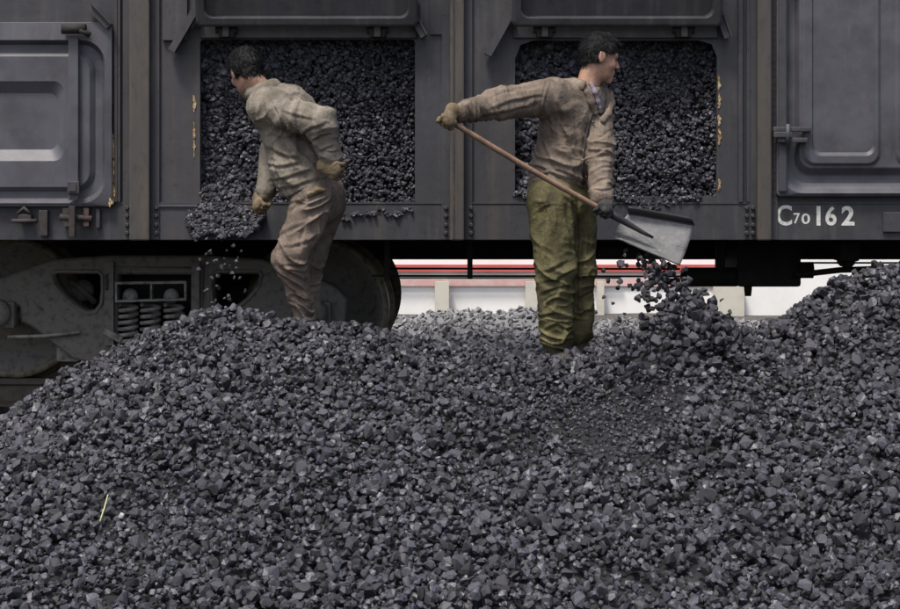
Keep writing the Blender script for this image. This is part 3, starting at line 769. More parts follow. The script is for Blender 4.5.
# ------------------------------------------------------------------ people: distance fields meshed by surface nets
def surface_nets(Fd, org, h):
    ins = Fd < 0
    nx, ny, nz = Fd.shape
    c = [ins[i:nx-1+i, j:ny-1+j, k:nz-1+k] for i in (0, 1) for j in (0, 1) for k in (0, 1)]
    tot = sum(a.astype(np.int8) for a in c); mask = (tot > 0) & (tot < 8)
    cells = np.argwhere(mask); idx = -np.ones(mask.shape, np.int64); idx[mask] = np.arange(len(cells))
    acc = np.zeros((len(cells), 3)); cnt = np.zeros(len(cells))
    cor = [(i, j, k) for i in (0, 1) for j in (0, 1) for k in (0, 1)]
    vals = {q: Fd[cells[:, 0]+q[0], cells[:, 1]+q[1], cells[:, 2]+q[2]] for q in cor}
    for a in cor:
        for ax in range(3):
            if a[ax]: continue
            b_ = list(a); b_[ax] = 1; b_ = tuple(b_)
            va, vb = vals[a], vals[b_]; m_ = (va < 0) != (vb < 0)
            t = np.where(m_, va/np.where(m_, va-vb, 1), 0)
            p = np.tile(np.array(a, float), (len(cells), 1)); p[:, ax] = t
            acc += p*m_[:, None]; cnt += m_
    V = (cells + acc/cnt[:, None])*h + org
    Q = []
    for ax in range(3):
        o1, o2_ = (ax+1) % 3, (ax+2) % 3
        sl0 = [slice(1, -1)]*3; sl1 = [slice(1, -1)]*3
        sl0[ax] = slice(0, -1); sl1[ax] = slice(1, None)
        A, B_ = ins[tuple(sl0)], ins[tuple(sl1)]
        e = np.argwhere(A != B_)
        base = e.copy(); base[:, o1] += 1; base[:, o2_] += 1
        sgn = A[e[:, 0], e[:, 1], e[:, 2]]
        def cell(d1, d2):
            q = base.copy(); q[:, o1] -= d1; q[:, o2_] -= d2; return idx[q[:, 0], q[:, 1], q[:, 2]]
        q4 = np.stack([cell(1, 1), cell(0, 1), cell(0, 0), cell(1, 0)], -1)
        q4[~sgn] = q4[~sgn][:, ::-1]; Q.append(q4)
    Q = np.concatenate(Q); Q = Q[(Q >= 0).all(1)]
    return V, Q

def cap(a, b, ra, rb, flat=None, k=1.0, blend=None):
    """tapered capsule; flat=(axis, ratio) squeezes the cross-section along axis"""
    return dict(t='cap', a=np.array(a, float), b=np.array(b, float), ra=ra, rb=rb, flat=flat, blend=blend)
def ell(c, r, Rm=None, blend=None): return dict(t='ell', c=np.array(c, float), r=np.array(r, float), R=np.eye(3) if Rm is None else Rm, blend=blend)
def bounds(p):
    if p['t'] == 'cap':
        m_ = max(p['ra'], p['rb']); return np.minimum(p['a'], p['b'])-m_, np.maximum(p['a'], p['b'])+m_
    m_ = max(p['r']); return p['c']-m_, p['c']+m_
def dist(p, P):
    if p['t'] == 'cap':
        ab = p['b']-p['a']; L2 = max(ab@ab, 1e-9); q = P-p['a']
        t = np.clip((q@ab)/L2, 0, 1); v = q - t[..., None]*ab
        r = p['ra'] + (p['rb']-p['ra'])*t
        if p['flat'] is not None:
            ax, k = p['flat']; ax = np.array(ax, float); ax /= np.linalg.norm(ax)
            s = v@ax; v = v + (s*(1/k-1))[..., None]*ax
            ln = np.sqrt((v**2).sum(-1))+1e-9
            return (ln - r)*(k + (1-k)*.5)
        return np.sqrt((v**2).sum(-1)) - r
    q = (P-p['c'])@p['R']; k0 = np.sqrt(((q/p['r'])**2).sum(-1)); k1 = np.sqrt(((q/p['r']**2)**2).sum(-1))+1e-9
    return k0*(k0-1)/k1
def field(prims, h, k=.02, pad=.03, cut=None, sub=None):
    lo = np.min([bounds(p)[0] for p in prims], 0)-pad; hi = np.max([bounds(p)[1] for p in prims], 0)+pad
    nn = np.ceil((hi-lo)/h).astype(int)+1; Fd = np.full(nn, .2)
    ax = [lo[i]+np.arange(nn[i])*h for i in range(3)]
    def block(p, ext):
        a, b_ = bounds(p); i0 = np.maximum(((a-ext-lo)/h).astype(int), 0); i1 = np.minimum(((b_+ext-lo)/h).astype(int)+2, nn)
        sl = tuple(slice(i0[i], i1[i]) for i in range(3))
        P = np.stack(np.meshgrid(*[ax[i][sl[i]] for i in range(3)], indexing='ij'), -1); return sl, P
    for p in prims:
        kk = p['blend'] if p['blend'] is not None else k
        sl, P = block(p, kk+2.5*h); D = dist(p, P); A = Fd[sl]
        hh = np.clip(.5+.5*(A-D)/kk, 0, 1); Fd[sl] = A*(1-hh)+D*hh - kk*hh*(1-hh)
    for p in (sub or []):
        sl, P = block(p, .01); Fd[sl] = np.maximum(Fd[sl], -dist(p, P))
    if cut is not None:
        P = np.stack(np.meshgrid(*ax, indexing='ij'), -1); Fd = np.maximum(Fd, cut(P))
    return Fd, lo, h
def normals(V, Q):
    a, b_, c, d = V[Q[:, 0]], V[Q[:, 1]], V[Q[:, 2]], V[Q[:, 3]]; n_ = np.cross(c-a, d-b_)
    N_ = np.zeros_like(V)
    for k in range(4): np.add.at(N_, Q[:, k], n_)
    return N_/(np.linalg.norm(N_, axis=1)[:, None]+1e-12)
def solid(name, prims, m, parent, h=.006, k=.02, disp=None, cut=None, sub=None, smooth_it=1):
    Fd, lo, h = field(prims, h, k, cut=cut, sub=sub)
    V, Q = surface_nets(Fd, lo, h)
    for _ in range(smooth_it):
        S2 = np.zeros_like(V); c2 = np.zeros(len(V))
        for a, b_ in ((0, 1), (1, 2), (2, 3), (3, 0)):
            np.add.at(S2, Q[:, a], V[Q[:, b_]]); np.add.at(S2, Q[:, b_], V[Q[:, a]]); np.add.at(c2, Q[:, a], 1); np.add.at(c2, Q[:, b_], 1)
        V = V*.45 + S2/c2[:, None]*.55
    if disp is not None:
        N_ = normals(V, Q); V = V + N_*(disp(V, N_) if getattr(disp, 'two', False) else disp(V))[:, None]
    return mesh_np(name, V, Q, m, parent, smooth=True)

def creases(base, lines):
    """creases drawn on the camera-side of a garment: (points, width, depth) with a valley and a raised lip beside it"""
    def f(V, N_):
        g = base(V); d = V[:, 1]-CAMY; px = 450 + V[:, 0]*F/d; py = HOR + (CAMZ-V[:, 2])*F/d
        front = np.clip(-N_[:, 1]*2.2, 0, 1)
        px = px + 3.0*(vnoise(V*14+3)-.5); py = py + 3.0*(vnoise(V*14+33)-.5)
        for pts, w_, am in lines:
            if w_ > 1.5: w_, am = w_*.82, am*.78
            pts = np.array(pts, float); seg = np.linalg.norm(np.diff(pts, axis=0), axis=1); tot = seg.sum(); acc = 0
            best = np.full(len(V), 1e9); sg = np.zeros(len(V)); tt = np.zeros(len(V))
            for a, b_, L in zip(pts, pts[1:], seg):
                u = (b_-a)/L; qx, qy = px-a[0], py-a[1]; t = qx*u[0]+qy*u[1]; s = qx*u[1]-qy*u[0]
                tc = np.clip(t, 0, L); dd = np.hypot(s, t-tc); m_ = dd < best
                best = np.where(m_, dd, best); sg = np.where(m_, np.where(s < 0, -dd, dd), sg); tt = np.where(m_, (acc+tc)/tot, tt); acc += L
            env = np.sin(np.pi*np.clip(tt*.86+.07, 0, 1))**.7*front
            g = g + am*env*(-np.exp(-(sg/w_)**2) + .75*np.exp(-((sg-1.7*w_)/(1.1*w_))**2))
        return g
    f.two = True
    return f
def ridge(P, sharp=1.6): return (1-np.abs(2*vnoise(P)-1))**sharp
def folds(amp, dirs):
    """dirs: list of (centre, radius, direction, wavelength, amplitude) local fold fans; plus general soft creasing"""
    def f(V):
        W = V + .09*(np.stack([vnoise(V*9+1), vnoise(V*9+20), vnoise(V*9+40)], -1)-.5)
        g = amp*.7*(ridge(W*np.array([8, 8, 5])+3, 2.2)-.45) + amp*.4*(ridge(W*np.array([21, 21, 12])+7, 3)-.35) + amp*.15*(ridge(W*np.array([44, 44, 30])+9, 2)-.4)
        for (c, rad, dr, wl_, am) in dirs:
            c = np.array(c); dr = np.array(dr, float); dr /= np.linalg.norm(dr)
            wgt = np.exp(-(((V-c)**2).sum(-1))/rad**2)
            p1 = np.cross(dr, [.3, .9, .2]); p1 /= np.linalg.norm(p1); p2 = np.cross(dr, p1)
            D_ = W - c; st = np.stack([(D_@dr)/wl_, (D_@p1)/(wl_*3.0), (D_@p2)/(wl_*3.0)], -1)
            g = g + am*1.25*wgt*(ridge(st + c*17, 2.2)*2-.9)
        return g
    return f

def U(v): v = np.array(v, float); return v/np.linalg.norm(v)
def frame(f, up=(0, 0, 1), roll=0):
    f = U(f); l = U(np.cross(up, f)); u = np.cross(f, l)
    if roll: c, s = math.cos(R(roll)), math.sin(R(roll)); l, u = l*c+u*s, u*c-l*s
    return np.stack([f, l, u], 1)     # columns: forward, left, up

def head_prims(c, Rm):
    T = lambda x, y, z: c + Rm@np.array([x, y, z])
    E = lambda p, r, bl=None: ell(T(*p), r, Rm, bl)
    P = [E((-.004, 0, .022), (.088, .076, .092)), E((.028, 0, -.03), (.066, .062, .082)), E((.036, 0, -.083), (.052, .046, .034)),
         E((.004, 0, -.055), (.06, .058, .05)),
         cap(T(.086, 0, -.095), T(.078, 0, -.108), .013, .016, blend=.02),
         cap(T(.092, 0, .006), T(.111, 0, -.030), .007, .0115, blend=.012), ell(T(.103, .012, -.034), (.009, .008, .007), Rm, .008), ell(T(.103, -.012, -.034), (.009, .008, .007), Rm, .008),
         cap(T(.084, -.034, .022), T(.084, .034, .022), .011, .011, blend=.016),
         ell(T(.066, .045, -.028), (.02, .018, .02), Rm, .02), ell(T(.066, -.045, -.028), (.02, .018, .02), Rm, .02),
         cap(T(.090, -.018, -.060), T(.090, .018, -.060), .0075, .0075, blend=.008), cap(T(.087, -.016, -.072), T(.087, .016, -.072), .008, .008, blend=.008)]
    for s in (1, -1):
        P.append(ell(T(-.006, s*.079, -.008), (.021, .009, .033), Rm, .008)); P.append(cap(T(-.016, s*.086, .014), T(-.012, s*.082, -.028), .007, .006, blend=.006))
    sub = [ell(T(.093, .033, -.001), (.013, .017, .009), Rm), ell(T(.093, -.033, -.001), (.013, .017, .009), Rm), cap(T(.100, -.02, -.066), T(.100, .02, -.066), .003, .003)]
    return P, sub, T
def face_parts(T, Rm, parent):
    for s in (1, -1):
        o = solid('eye', [ell(T(.079, s*.032, -.001), (.011, .013, .010), Rm)], M['eye'], parent, .004, .003, smooth_it=0)
        solid('eyebrow', [cap(T(.0955, s*.018, .022), T(.086, s*.048, .024), .0035, .0028)], M['hair'], parent, .003, .003, smooth_it=0)
def hair_cap(T, c, Rm, parent, thick=.013, line=(.062, .058, -.062, -.072), tufts=()):
    x1, z1, x0, z0 = line
    def cut(P):
        q = (P-c)@Rm; zz = z0 + (q[..., 0]-x0)*(z1-z0)/(x1-x0)
        side = .012*np.sin(q[..., 0]*90)
        return (zz + side - q[..., 2])*.8
    pr = [ell(T(-.006, 0, .024), (.088+thick, .077+thick, .092+thick), Rm), ell(T(-.040, 0, -.035), (.052, .060, .05), Rm)]
    for (a, b_, ra, rb) in tufts: pr.append(cap(T(*a), T(*b_), ra, rb, blend=.012))
    def dsp(V):
        q = (V-c)@Rm
        return .007*(ridge(np.stack([q[:, 0]*18, q[:, 1]*60, q[:, 2]*18], -1))-.5) + .004*(vnoise(q*120)-.5)
    ho = solid('hair', pr, M['hair'], parent, .0045, .015, disp=dsp, cut=cut, sub=[ell(T(-.002, s_*.095, -.008), (.026, .026, .034), Rm) for s_ in (1, -1)])
    me = ho.data; nv = len(me.vertices); co = np.zeros(nv*3); me.vertices.foreach_get('co', co); co = co.reshape(-1, 3)
    no = np.zeros(nv*3); me.vertices.foreach_get('normal', no); no = no.reshape(-1, 3)
    q = (co-c)@Rm; okv = np.where((no@Rm[:, 2] > -.55))[0]; pick = rng.choice(okv, 5200); v0, n0, q0 = co[pick], no[pick], q[pick]
    comb = Rm@np.array([.55, 0, -.35])[:, None]; comb = np.tile(comb.T, (len(pick), 1)) + (Rm[:, 2][None]*-1.0)*np.clip(-q0[:, :1]*14+.4, 0, 1.4) - n0*0 + rng.normal(0, .28, (len(pick), 3))
    t = comb - (comb*n0).sum(1)[:, None]*n0; t /= np.linalg.norm(t, axis=1)[:, None]+1e-9
    wd = np.cross(t, n0)*rng.uniform(.0007, .0014, (len(pick), 1)); L_ = rng.uniform(.012, .026, (len(pick), 1)); lift = rng.uniform(.05, .42, (len(pick), 1))
    a0 = v0 - n0*.002; a1 = v0 + t*L_*.5 + n0*L_*lift*.6; a2 = v0 + t*L_ + n0*L_*lift*.45
    W = np.stack([a0-wd, a0+wd, a1-wd, a1+wd, a2-wd*.25, a2+wd*.25], 1).reshape(-1, 3); b0 = np.arange(len(pick))[:, None]*6
    Fh = np.concatenate([b0+np.array([[0, 1, 3, 2]]), b0+np.array([[2, 3, 5, 4]])])
    mesh_np('hair_strands', W, Fh, M['hair'], ho)
    return ho

def hand_grip(W, G, A, scale=1.0, rad=1.0, thumb=1):
    """a hand closed round a bar through G along A, coming from wrist W"""
    W, G, A = np.array(W, float), np.array(G, float), U(A)
    u = G-W; u = U(u - (u@A)*A); v = np.cross(A, u)
    s = scale; p = lambda a, b_, c: G + (u*a + v*b_ + A*c)*s
    out = [cap(W, p(-.045, -.022, 0), .030*rad, .034*rad, flat=(v, .75)), cap(p(-.045, -.022, 0), p(.012, -.030, 0), .036*rad, .036*rad, flat=(v, .55)),
           cap(p(.012, -.030, -.030), p(.012, -.030, .030), .014*rad, .014*rad)]
    for off, ln in ((-.034, .84), (-.0115, .95), (.0115, 1.0), (.034, .93)):
        k1, k2, k3, k4 = p(.015, -.030, off), p(.040*ln, -.010, off*1.02), p(.032*ln, .020, off), p(.004, .030*ln, off*.95)
        out += [cap(k1, k2, .0115*rad, .0105*rad, blend=.003), cap(k2, k3, .0105*rad, .0098*rad, blend=.003), cap(k3, k4, .0098*rad, .0088*rad, blend=.003)]
    t1, t2, t3 = p(-.035, -.018, .038*thumb), p(-.022, .012, .052*thumb), p(.006, .034, .036*thumb)
    out += [cap(p(-.05, -.02, .015*thumb), t1, .017*rad, .015*rad, blend=.008), cap(t1, t2, .0135*rad, .012*rad, blend=.004), cap(t2, t3, .012*rad, .010*rad, blend=.003)]
    return out

# ---------------- man with the shovel (right)
def V3(v): return np.array(v[:], float)
def Q(px, py, y): return V3(S(px, py, y))
man2 = empty('person', S(563, 345, -.65))
tag(man2, 'man in khaki jacket and olive trousers tipping coal from a shovel, looking right', 'person')
inv2 = Matrix.Translation(man2.location).inverted()
def fix(parent, inv):
    for ch in parent.children:
        ch.matrix_parent_inverse = inv
Fv = U((.58, -.81, 0)); Lv = np.array([.81, .58, 0])
shC = Q(574, 96, -.65); pel = Q(562, 196, -.64); chest = Q(571, 116, -.65); waist = Q(563, 172, -.64)
rS, rE, rW = shC - Lv*.175, Q(499, 103, -.92), Q(464, 112, -1.08)
lS, lE, lW = shC + Lv*.145, Q(600, 150, -.72), Q(601, 196, -.855)
shA, shB = Q(444, 117, -1.13), Q(603, 208, -.885)          # shaft under the two hands
axis2 = U(shB-shA)
hc = Q(598.5, 57, -.66); HR = frame((.93, .20, -.20))
hp, hsub, T2 = head_prims(hc, HR)
neck0 = Q(587, 90, -.655)
legs2 = dict(rh=Q(549, 202, -.72), rk=Q(556, 270, -.75), ra=Q(556, 348, -.73), lh=Q(576, 200, -.57), lk=Q(578, 268, -.58), la=Q(578, 342, -.55))
bodyp = hp + [cap(neck0, T2(-.022, 0, -.06), .060, .056, blend=.02), cap(shC-Lv*.12, shC+Lv*.12, .07, .07), cap(chest, waist, .13, .11, flat=(Fv, .7)), cap(waist, pel, .11, .13, flat=(Fv, .75)),
    cap(rS, rE, .048, .040), cap(rE, rW, .040, .027), cap(lS, lE, .048, .040), cap(lE, lW, .040, .027),
    cap(legs2['rh'], legs2['rk'], .075, .055), cap(legs2['rk'], legs2['ra'], .052, .036), cap(legs2['lh'], legs2['lk'], .075, .055), cap(legs2['lk'], legs2['la'], .052, .036)]
gr, gl = hand_grip(rW, shA+axis2*.02, axis2, 1.0, 1.0, 1), hand_grip(lW, shB, axis2, 1.0, 1.0, 1)
solid('body', bodyp + hand_grip(rW, shA+axis2*.02, axis2, 1, .72, 1) + hand_grip(lW, shB, axis2, 1, .72, 1), M['skin'], man2, .005, .022, sub=hsub)
face_parts(T2, HR, man2)
hair_cap(T2, hc, HR, man2, .013, (.070, .052, -.07, -.062), tufts=[((.05, .0, .10), (.085, -.01, .085), .022, .012), ((.02, -.03, .11), (.06, -.045, .095), .02, .012), ((-.02, -.085, -.02), (-.004, -.084, -.0), .008, .006)])
wrap = lambda g, rad: g
for g, m_, w0, e0 in ((gr, 'glove_tan', rW, rE), (gl, 'glove_dark', lW, lE)):
    cuff = U(w0-e0)
    solid('glove', g + ([cap(w0-cuff*.02, w0+cuff*.02, .042, .040)] if m_ == 'glove_tan' else []), M[m_], man2, .0035, .006, disp=lambda V: .002*(ridge(V*40)-.5))
# jacket
jp = [cap(shC-Lv*.125+[0, 0, -.02], shC+Lv*.115+[0, 0, -.02], .092, .088, flat=(Fv, .95)),
      cap(Q(572, 118, -.65), Q(565, 165, -.64), .178, .172, flat=(Fv, .70), blend=.05), cap(Q(565, 165, -.64), Q(561, 183, -.64), .172, .176, flat=(Fv, .78), blend=.04),
      cap(neck0+[.0, 0, -.02], shC+[0, 0, -.03], .075, .11, blend=.06),
      cap(rS+[0.02, 0, -.008], rE+[0, 0, -.003], .092, .076, blend=.05), cap(rE, rW, .076, .050, blend=.03), cap(rW-U(rW-rE)*.03, rW+U(rW-rE)*.004, .052, .052, blend=.006),
      cap(lS+[0, 0, -.01], lE, .086, .074, blend=.035), cap(lE, lW, .073, .056, blend=.03), cap(lW-U(lW-lE)*.03, lW+U(lW-lE)*.0, .057, .057, blend=.006)]
neck_hole = [cap(neck0+[.0, 0, .0], T2(-.02, 0, -.05), .058, .07)]
fd = [(rE, .12, rE-rS, .045, .009), (rW-[-.05, 0, 0], .10, rW-rE, .030, .007), (lE, .11, lE-lS, .040, .009), (lW+[0, 0, .06], .09, (0, 0, 1), .028, .008),
      (Q(548, 110, -.8), .13, (.7, 0, .7), .05, .008), (Q(555, 165, -.8), .14, (.5, 0, 1), .05, .010), (Q(572, 140, -.8), .15, (1, 0, .5), .055, .009), (Q(575, 180, -.78), .10, (.6, 0, 1), .035, .010)]
zh = float(Q(0, 189, -.7)[2])
def jcut(P):
    hem = zh + .010*np.sin(P[..., 0]*31) + .012*np.sin(P[..., 0]*13+1)
    arm = np.exp(-(((P[..., 0]-lW[0])/.07)**2 + ((P[..., 1]-lW[1])/.10)**2)**2)
    return (hem - .25*arm - P[..., 2])*.9
cr2 = [([(474,121),(500,114),(537,106)],2.2,.010), ([(494,108),(515,101),(541,97)],2.0,.009), ([(488,97),(515,90),(545,84)],2.0,.006), ([(467,104),(471,112),(474,119)],1.5,.006), ([(477,101),(481,109),(485,117)],1.7,.007), ([(487,98),(491,106),(494,113)],1.6,.006),
  ([(537,104),(531,116),(533,130)],2.2,.008), ([(541,104),(549,122),(551,138)],2.2,.008), ([(537,123),(543,145),(552,168)],2.4,.010), ([(556,104),(563,130),(576,165)],2.2,.009), ([(565,150),(573,170),(580,188)],2.2,.009), ([(549,170),(562,174),(583,186)],2.2,.011), ([(535,178),(548,175),(565,182)],1.9,.009), ([(531,165),(541,168),(553,176)],1.8,.007),
  ([(575,112),(578,135),(577,152)],1.8,.006), ([(594,106),(595,130),(593,152)],1.6,.006), ([(611,131),(603,136),(592,139)],1.8,.008), ([(612,146),(603,148),(594,155)],1.8,.009), ([(592,160),(600,156),(611,155)],1.8,.008), ([(594,172),(602,168),(611,168)],1.7,.008), ([(593,184),(600,180),(609,180)],1.6,.007), ([(600,112),(604,124),(609,134)],1.8,.006), ([(549,74),(544,90),(540,107)],.9,.005), ([(590,112),(584,140),(579,168),(578,188)],.8,.004), ([(600,108),(598,124),(597,140)],.8,.004), ([(531,182),(545,184),(575,187)],.8,.004), ([(469,103),(472,111),(473,120)],.9,.005), ([(593,189),(601,191),(610,190)],.9,.005), ([(556,126),(572,127)],.8,.004), ([(556,126),(557,145),(572,146),(573,127)],.7,.003)]
solid('jacket', jp, M['jacket2'], man2, .005, .025, disp=creases(folds(.008, fd), cr2), cut=jcut, sub=neck_hole)
# front opening, buttons, collar, shirt
fr = [Q(597, 97, -.80), Q(594, 118, -.81), Q(588, 140, -.815), Q(585, 165, -.81), Q(583, 186, -.79)]
def on_front(px, py): # point on jacket front surface in the look direction
    return None
SD = U((.35, -.9, 0))
def surf_pt(p, prims=jp, k=.03):
    # walk from the camera until the jacket surface is met
    o_ = np.array([0, CAMY, CAMZ]); dr = U(np.array(p)-o_); t = np.linalg.norm(np.array(p)-o_)-.5
    for _ in range(60):
        x_ = o_+dr*t; dd = .2
        for q in prims:
            D = float(dist(q, x_[None])[0]); kk = q['blend'] or k; hh = min(max(.5+.5*(dd-D)/kk, 0), 1); dd = dd*(1-hh)+D*hh-kk*hh*(1-hh)
        if dd < .002: break
        t += dd*.8
    return x_
pl = [Vector(surf_pt(Q(a, b_, -.75)))+Vector((0, -.004, 0)) for a, b_ in ((597, 106), (592, 114), (588, 126), (586.5, 140), (584, 154), (582.5, 168), (583, 184))]
MB().tube(pl, .0075, 6).build('placket', M['darkcloth'], man2)
for a, b_ in ((593, 122), (591, 142), (588, 161), (586, 177)):
    MB().lathe([(.007, .0), (.007, -.003), (.0, -.004)], Vector(surf_pt(Q(a, b_, -.75)))+Vector((0, -.007, 0)), 'Y', 10).build('button', M['button'], man2)
def strip(nm, pxs_, r, m_, off=0.0):
    pp = [surf_pt(Q(a_, b__, -.75)) + np.array([0, -off, 0]) for a_, b__ in pxs_]
    return solid(nm, [cap(p_, q_, r, r, flat=((.3, -.9, .2), .6), blend=.01) for p_, q_ in zip(pp, pp[1:])], m_, man2, .004, .01, disp=lambda V: .003*(ridge(V*30)-.5))
strip('shirt_collar', ((591, 84), (595, 92), (598, 101), (600, 108)), .012, M['collar'], .003)
strip('shirt_front', ((604, 93), (603, 101), (601, 112)), .017, M['darkcloth'], .002)
strip('lapel', ((611, 94), (612, 103), (608, 113), (603, 120)), .017, M['jacket2'], .004)
strip('lapel', ((587, 92), (591, 102), (595, 112)), .018, M['jacket2'], .006)
# collar flaps: folded band round the neck
def collar(c0, up, fwd, rx, ry, hgt, m_, parent, gap=35, flare=.018, nm='collar'):
    up, fwd = U(up), U(fwd); side = np.cross(up, fwd); bm = bmesh.new(); rings = []
    for k in range(25):
        a = R(gap + (360-2*gap)*k/24); d_ = fwd*math.cos(a)*rx + side*math.sin(a)*ry
        n_ = U(d_); wav = .004*math.sin(k*1.7)
        prof_ = [(0.0, -.0), (.002, hgt*.55), (.004+wav, hgt), (.016+wav, hgt*.92), (flare+.012, hgt*.35), (flare+.016+wav, -.012)]
        rings.append([bm.verts.new(Vector(c0 + d_ + n_*o_ + up*(h_ + (math.cos(a))*-.022))) for o_, h_ in prof_])
    for A_, B_ in zip(rings, rings[1:]):
        for i in range(5): f_ = bm.faces.new((A_[i], B_[i], B_[i+1], A_[i+1])); f_.smooth = True
    me = bpy.data.meshes.new(nm); bm.to_mesh(me); bm.free(); me.materials.append(m_)
    o = link(bpy.data.objects.new(nm, me), parent)
    md = o.modifiers.new('thickness', 'SOLIDIFY'); md.thickness = .006; md.offset = 0
    return o
collar(neck0+[.0, 0, .0], (.22, 0, 1), (.72, -.69, 0), .072, .074, .040, M['jacket2'], man2, 58)
# trousers
tp = [cap(Q(561, 186, -.64), pel, .165, .170, flat=(Fv, .80)),
      cap(legs2['rh'], legs2['rk']+[-.005, 0, 0], .115, .098, blend=.04), cap(legs2['rk']+[-.005, 0, 0], legs2['ra']+[0, 0, .05], .097, .080, blend=.03),
      cap(legs2['lh'], legs2['lk'], .108, .092, blend=.02), cap(legs2['lk'], legs2['la']+[0, 0, .05], .090, .074, blend=.02)]
fd = [(legs2['rk']+[0, -.1, -.05], .17, (.25, 0, 1), .045, .012), (legs2['ra']+[0, -.05, .08], .13, (.1, 0, 1), .032, .011), (legs2['rh']+[0, -.1, -.10], .16, (1, 0, .25), .06, .010),
      (legs2['lk']+[0, -.1, 0], .14, (-.3, 0, 1), .045, .010), (legs2['la']+[0, 0, .08], .12, (0, 0, 1), .035, .010)]
ct2 = [([(548,197),(551,225),(553,262)],2.4,.008), ([(566,200),(570,225),(572,252)],2.4,.009), ([(539,205),(543,230),(542,255)],2.2,.007), ([(538,272),(550,272),(568,262)],2.2,.011), ([(541,284),(556,281),(573,270)],2.2,.012), ([(541,296),(552,290),(566,286),(574,290)],2.2,.011), ([(545,309),(556,300),(572,304)],2.2,.011), ([(560,278),(556,295),(545,302)],1.8,.007), ([(542,318),(555,314),(570,320)],2.0,.010), ([(545,331),(557,325),(571,331)],2.0,.010), ([(560,312),(564,325),(562,340)],1.8,.006),
  ([(580,215),(584,245),(583,270)],2.0,.007), ([(579,282),(586,280),(593,272)],1.9,.009), ([(579,300),(586,296),(593,292)],1.9,.009), ([(579,318),(586,312),(592,312)],1.8,.009), ([(535,215),(545,208),(556,206)],1.8,.006), ([(562,196),(570,204),(577,216)],2.0,.007), ([(541,198),(545,210),(548,222)],.8,.004), ([(577,196),(578,225),(578,262),(577,310)],1.2,.010)]
solid('trousers', tp, M['trous2'], man2, .005, .025, disp=creases(folds(.008, fd), ct2))
for a_, dr in ((legs2['ra'], U((.45, -.9, 0))), (legs2['la'], U((.9, -.35, 0)))):
    solid('boot', [cap(a_+[0, 0, .05], a_+[0, 0, -.05], .052, .050), cap(a_+[0, 0, -.05], a_+dr*.16+[0, 0, -.055], .048, .040, flat=((0, 0, 1), .8))], M['boot'], man2, .006, .02)
fix(man2, inv2)

# ---------------- shovel
sh = empty('shovel', Vector(shB)); tag(sh, 'steel shovel with a long wooden shaft, held tipped over the heap', 'shovel')
inv = Matrix.Translation(sh.location).inverted()
tA, tB = shA - axis2*.015, Q(626, 222.5, -.845)
pts = [Vector(tA + (tB-tA)*t) + Vector((0, 0, -.012*math.sin(math.pi*t))) for t in np.linspace(0, 1, 14)]
MB().tube(pts, .0145, 12).build('shaft', M['wood'], sh)
so1, so2 = Q(606, 211, -.885), Q(630, 225, -.842)
MB().tube([so1, (so1+so2)/2, so2, Q(643, 232.5, -.835), Q(653, 237.5, -.825)], .023, 12, r_end=.007).build('socket', M['iron_and_shade'], sh)
# blade: dished pan between its four corners
cTL, cTR, cBR, cBL = Q(622, 212, -.74), Q(694.5, 225, -.66), Q(680, 265, -.83), Q(613.5, 237, -.92)
nu, nv = 22, 18; VV = []
nrm = U(np.cross(cBL-cTL, cTR-cTL)); 
if nrm[1] > 0: nrm = -nrm
def blade_pt(u, v_, off=0):
    p = (cTL*(1-u)+cTR*u)*(1-v_) + (cBL*(1-u)+cBR*u)*v_
    dish = .045*(1-abs(2*v_-1)**3.0)*(1-.55*u)                # pan lies behind its rims
    tip = .006*math.sin(math.pi*v_)*u
    shoulder = -.035*max(0, 1-u*4)*abs(2*v_-1)**2
    ax_ = U((cTR+cBR)-(cTL+cBL))
    return p - nrm*(dish-off) + ax_*(tip - shoulder)
VV = [blade_pt(i/nu, j/nv) for i in range(nu+1) for j in range(nv+1)]
VV = np.array(VV); jj = np.arange(len(VV)).reshape(nu+1, nv+1)
Fq = np.stack([jj[:-1, :-1], jj[1:, :-1], jj[1:, 1:], jj[:-1, 1:]], -1).reshape(-1, 4)
bl_o = mesh_np('blade', VV, Fq, M['blade'], sh, smooth=True)
md = bl_o.modifiers.new('thickness', 'SOLIDIFY'); md.thickness = .0035; md.offset = 0
for v_ in (0.0, 1.0):
    if v_ == 0:
        ws = []
        for i in range(13):
            p = blade_pt(i/12, 0); q = Q(628+(690-628)*i/12, 206+(217-206)*i/12, p[1]-.03)
            ws += [p, (p+q)/2+np.array([0, -.012, .006]), q]
        ws = np.array(ws); jj = np.arange(39).reshape(13, 3)
        o = mesh_np('turned_side', ws, np.stack([jj[:-1, :-1], jj[1:, :-1], jj[1:, 1:], jj[:-1, 1:]], -1).reshape(-1, 4), M['iron_and_shade'], sh, smooth=True)  # darker than the blade: its shade is put into the colour
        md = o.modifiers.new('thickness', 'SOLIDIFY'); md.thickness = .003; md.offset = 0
    MB().tube([blade_pt(i/12, v_, .001) for i in range(0, 13)], .0055, 6).build('rolled_rim', M['iron_and_shade'] if v_ == 0 else M['blade'], sh)  # upper rim darkened too, shade put into its colour
fix(sh, inv)

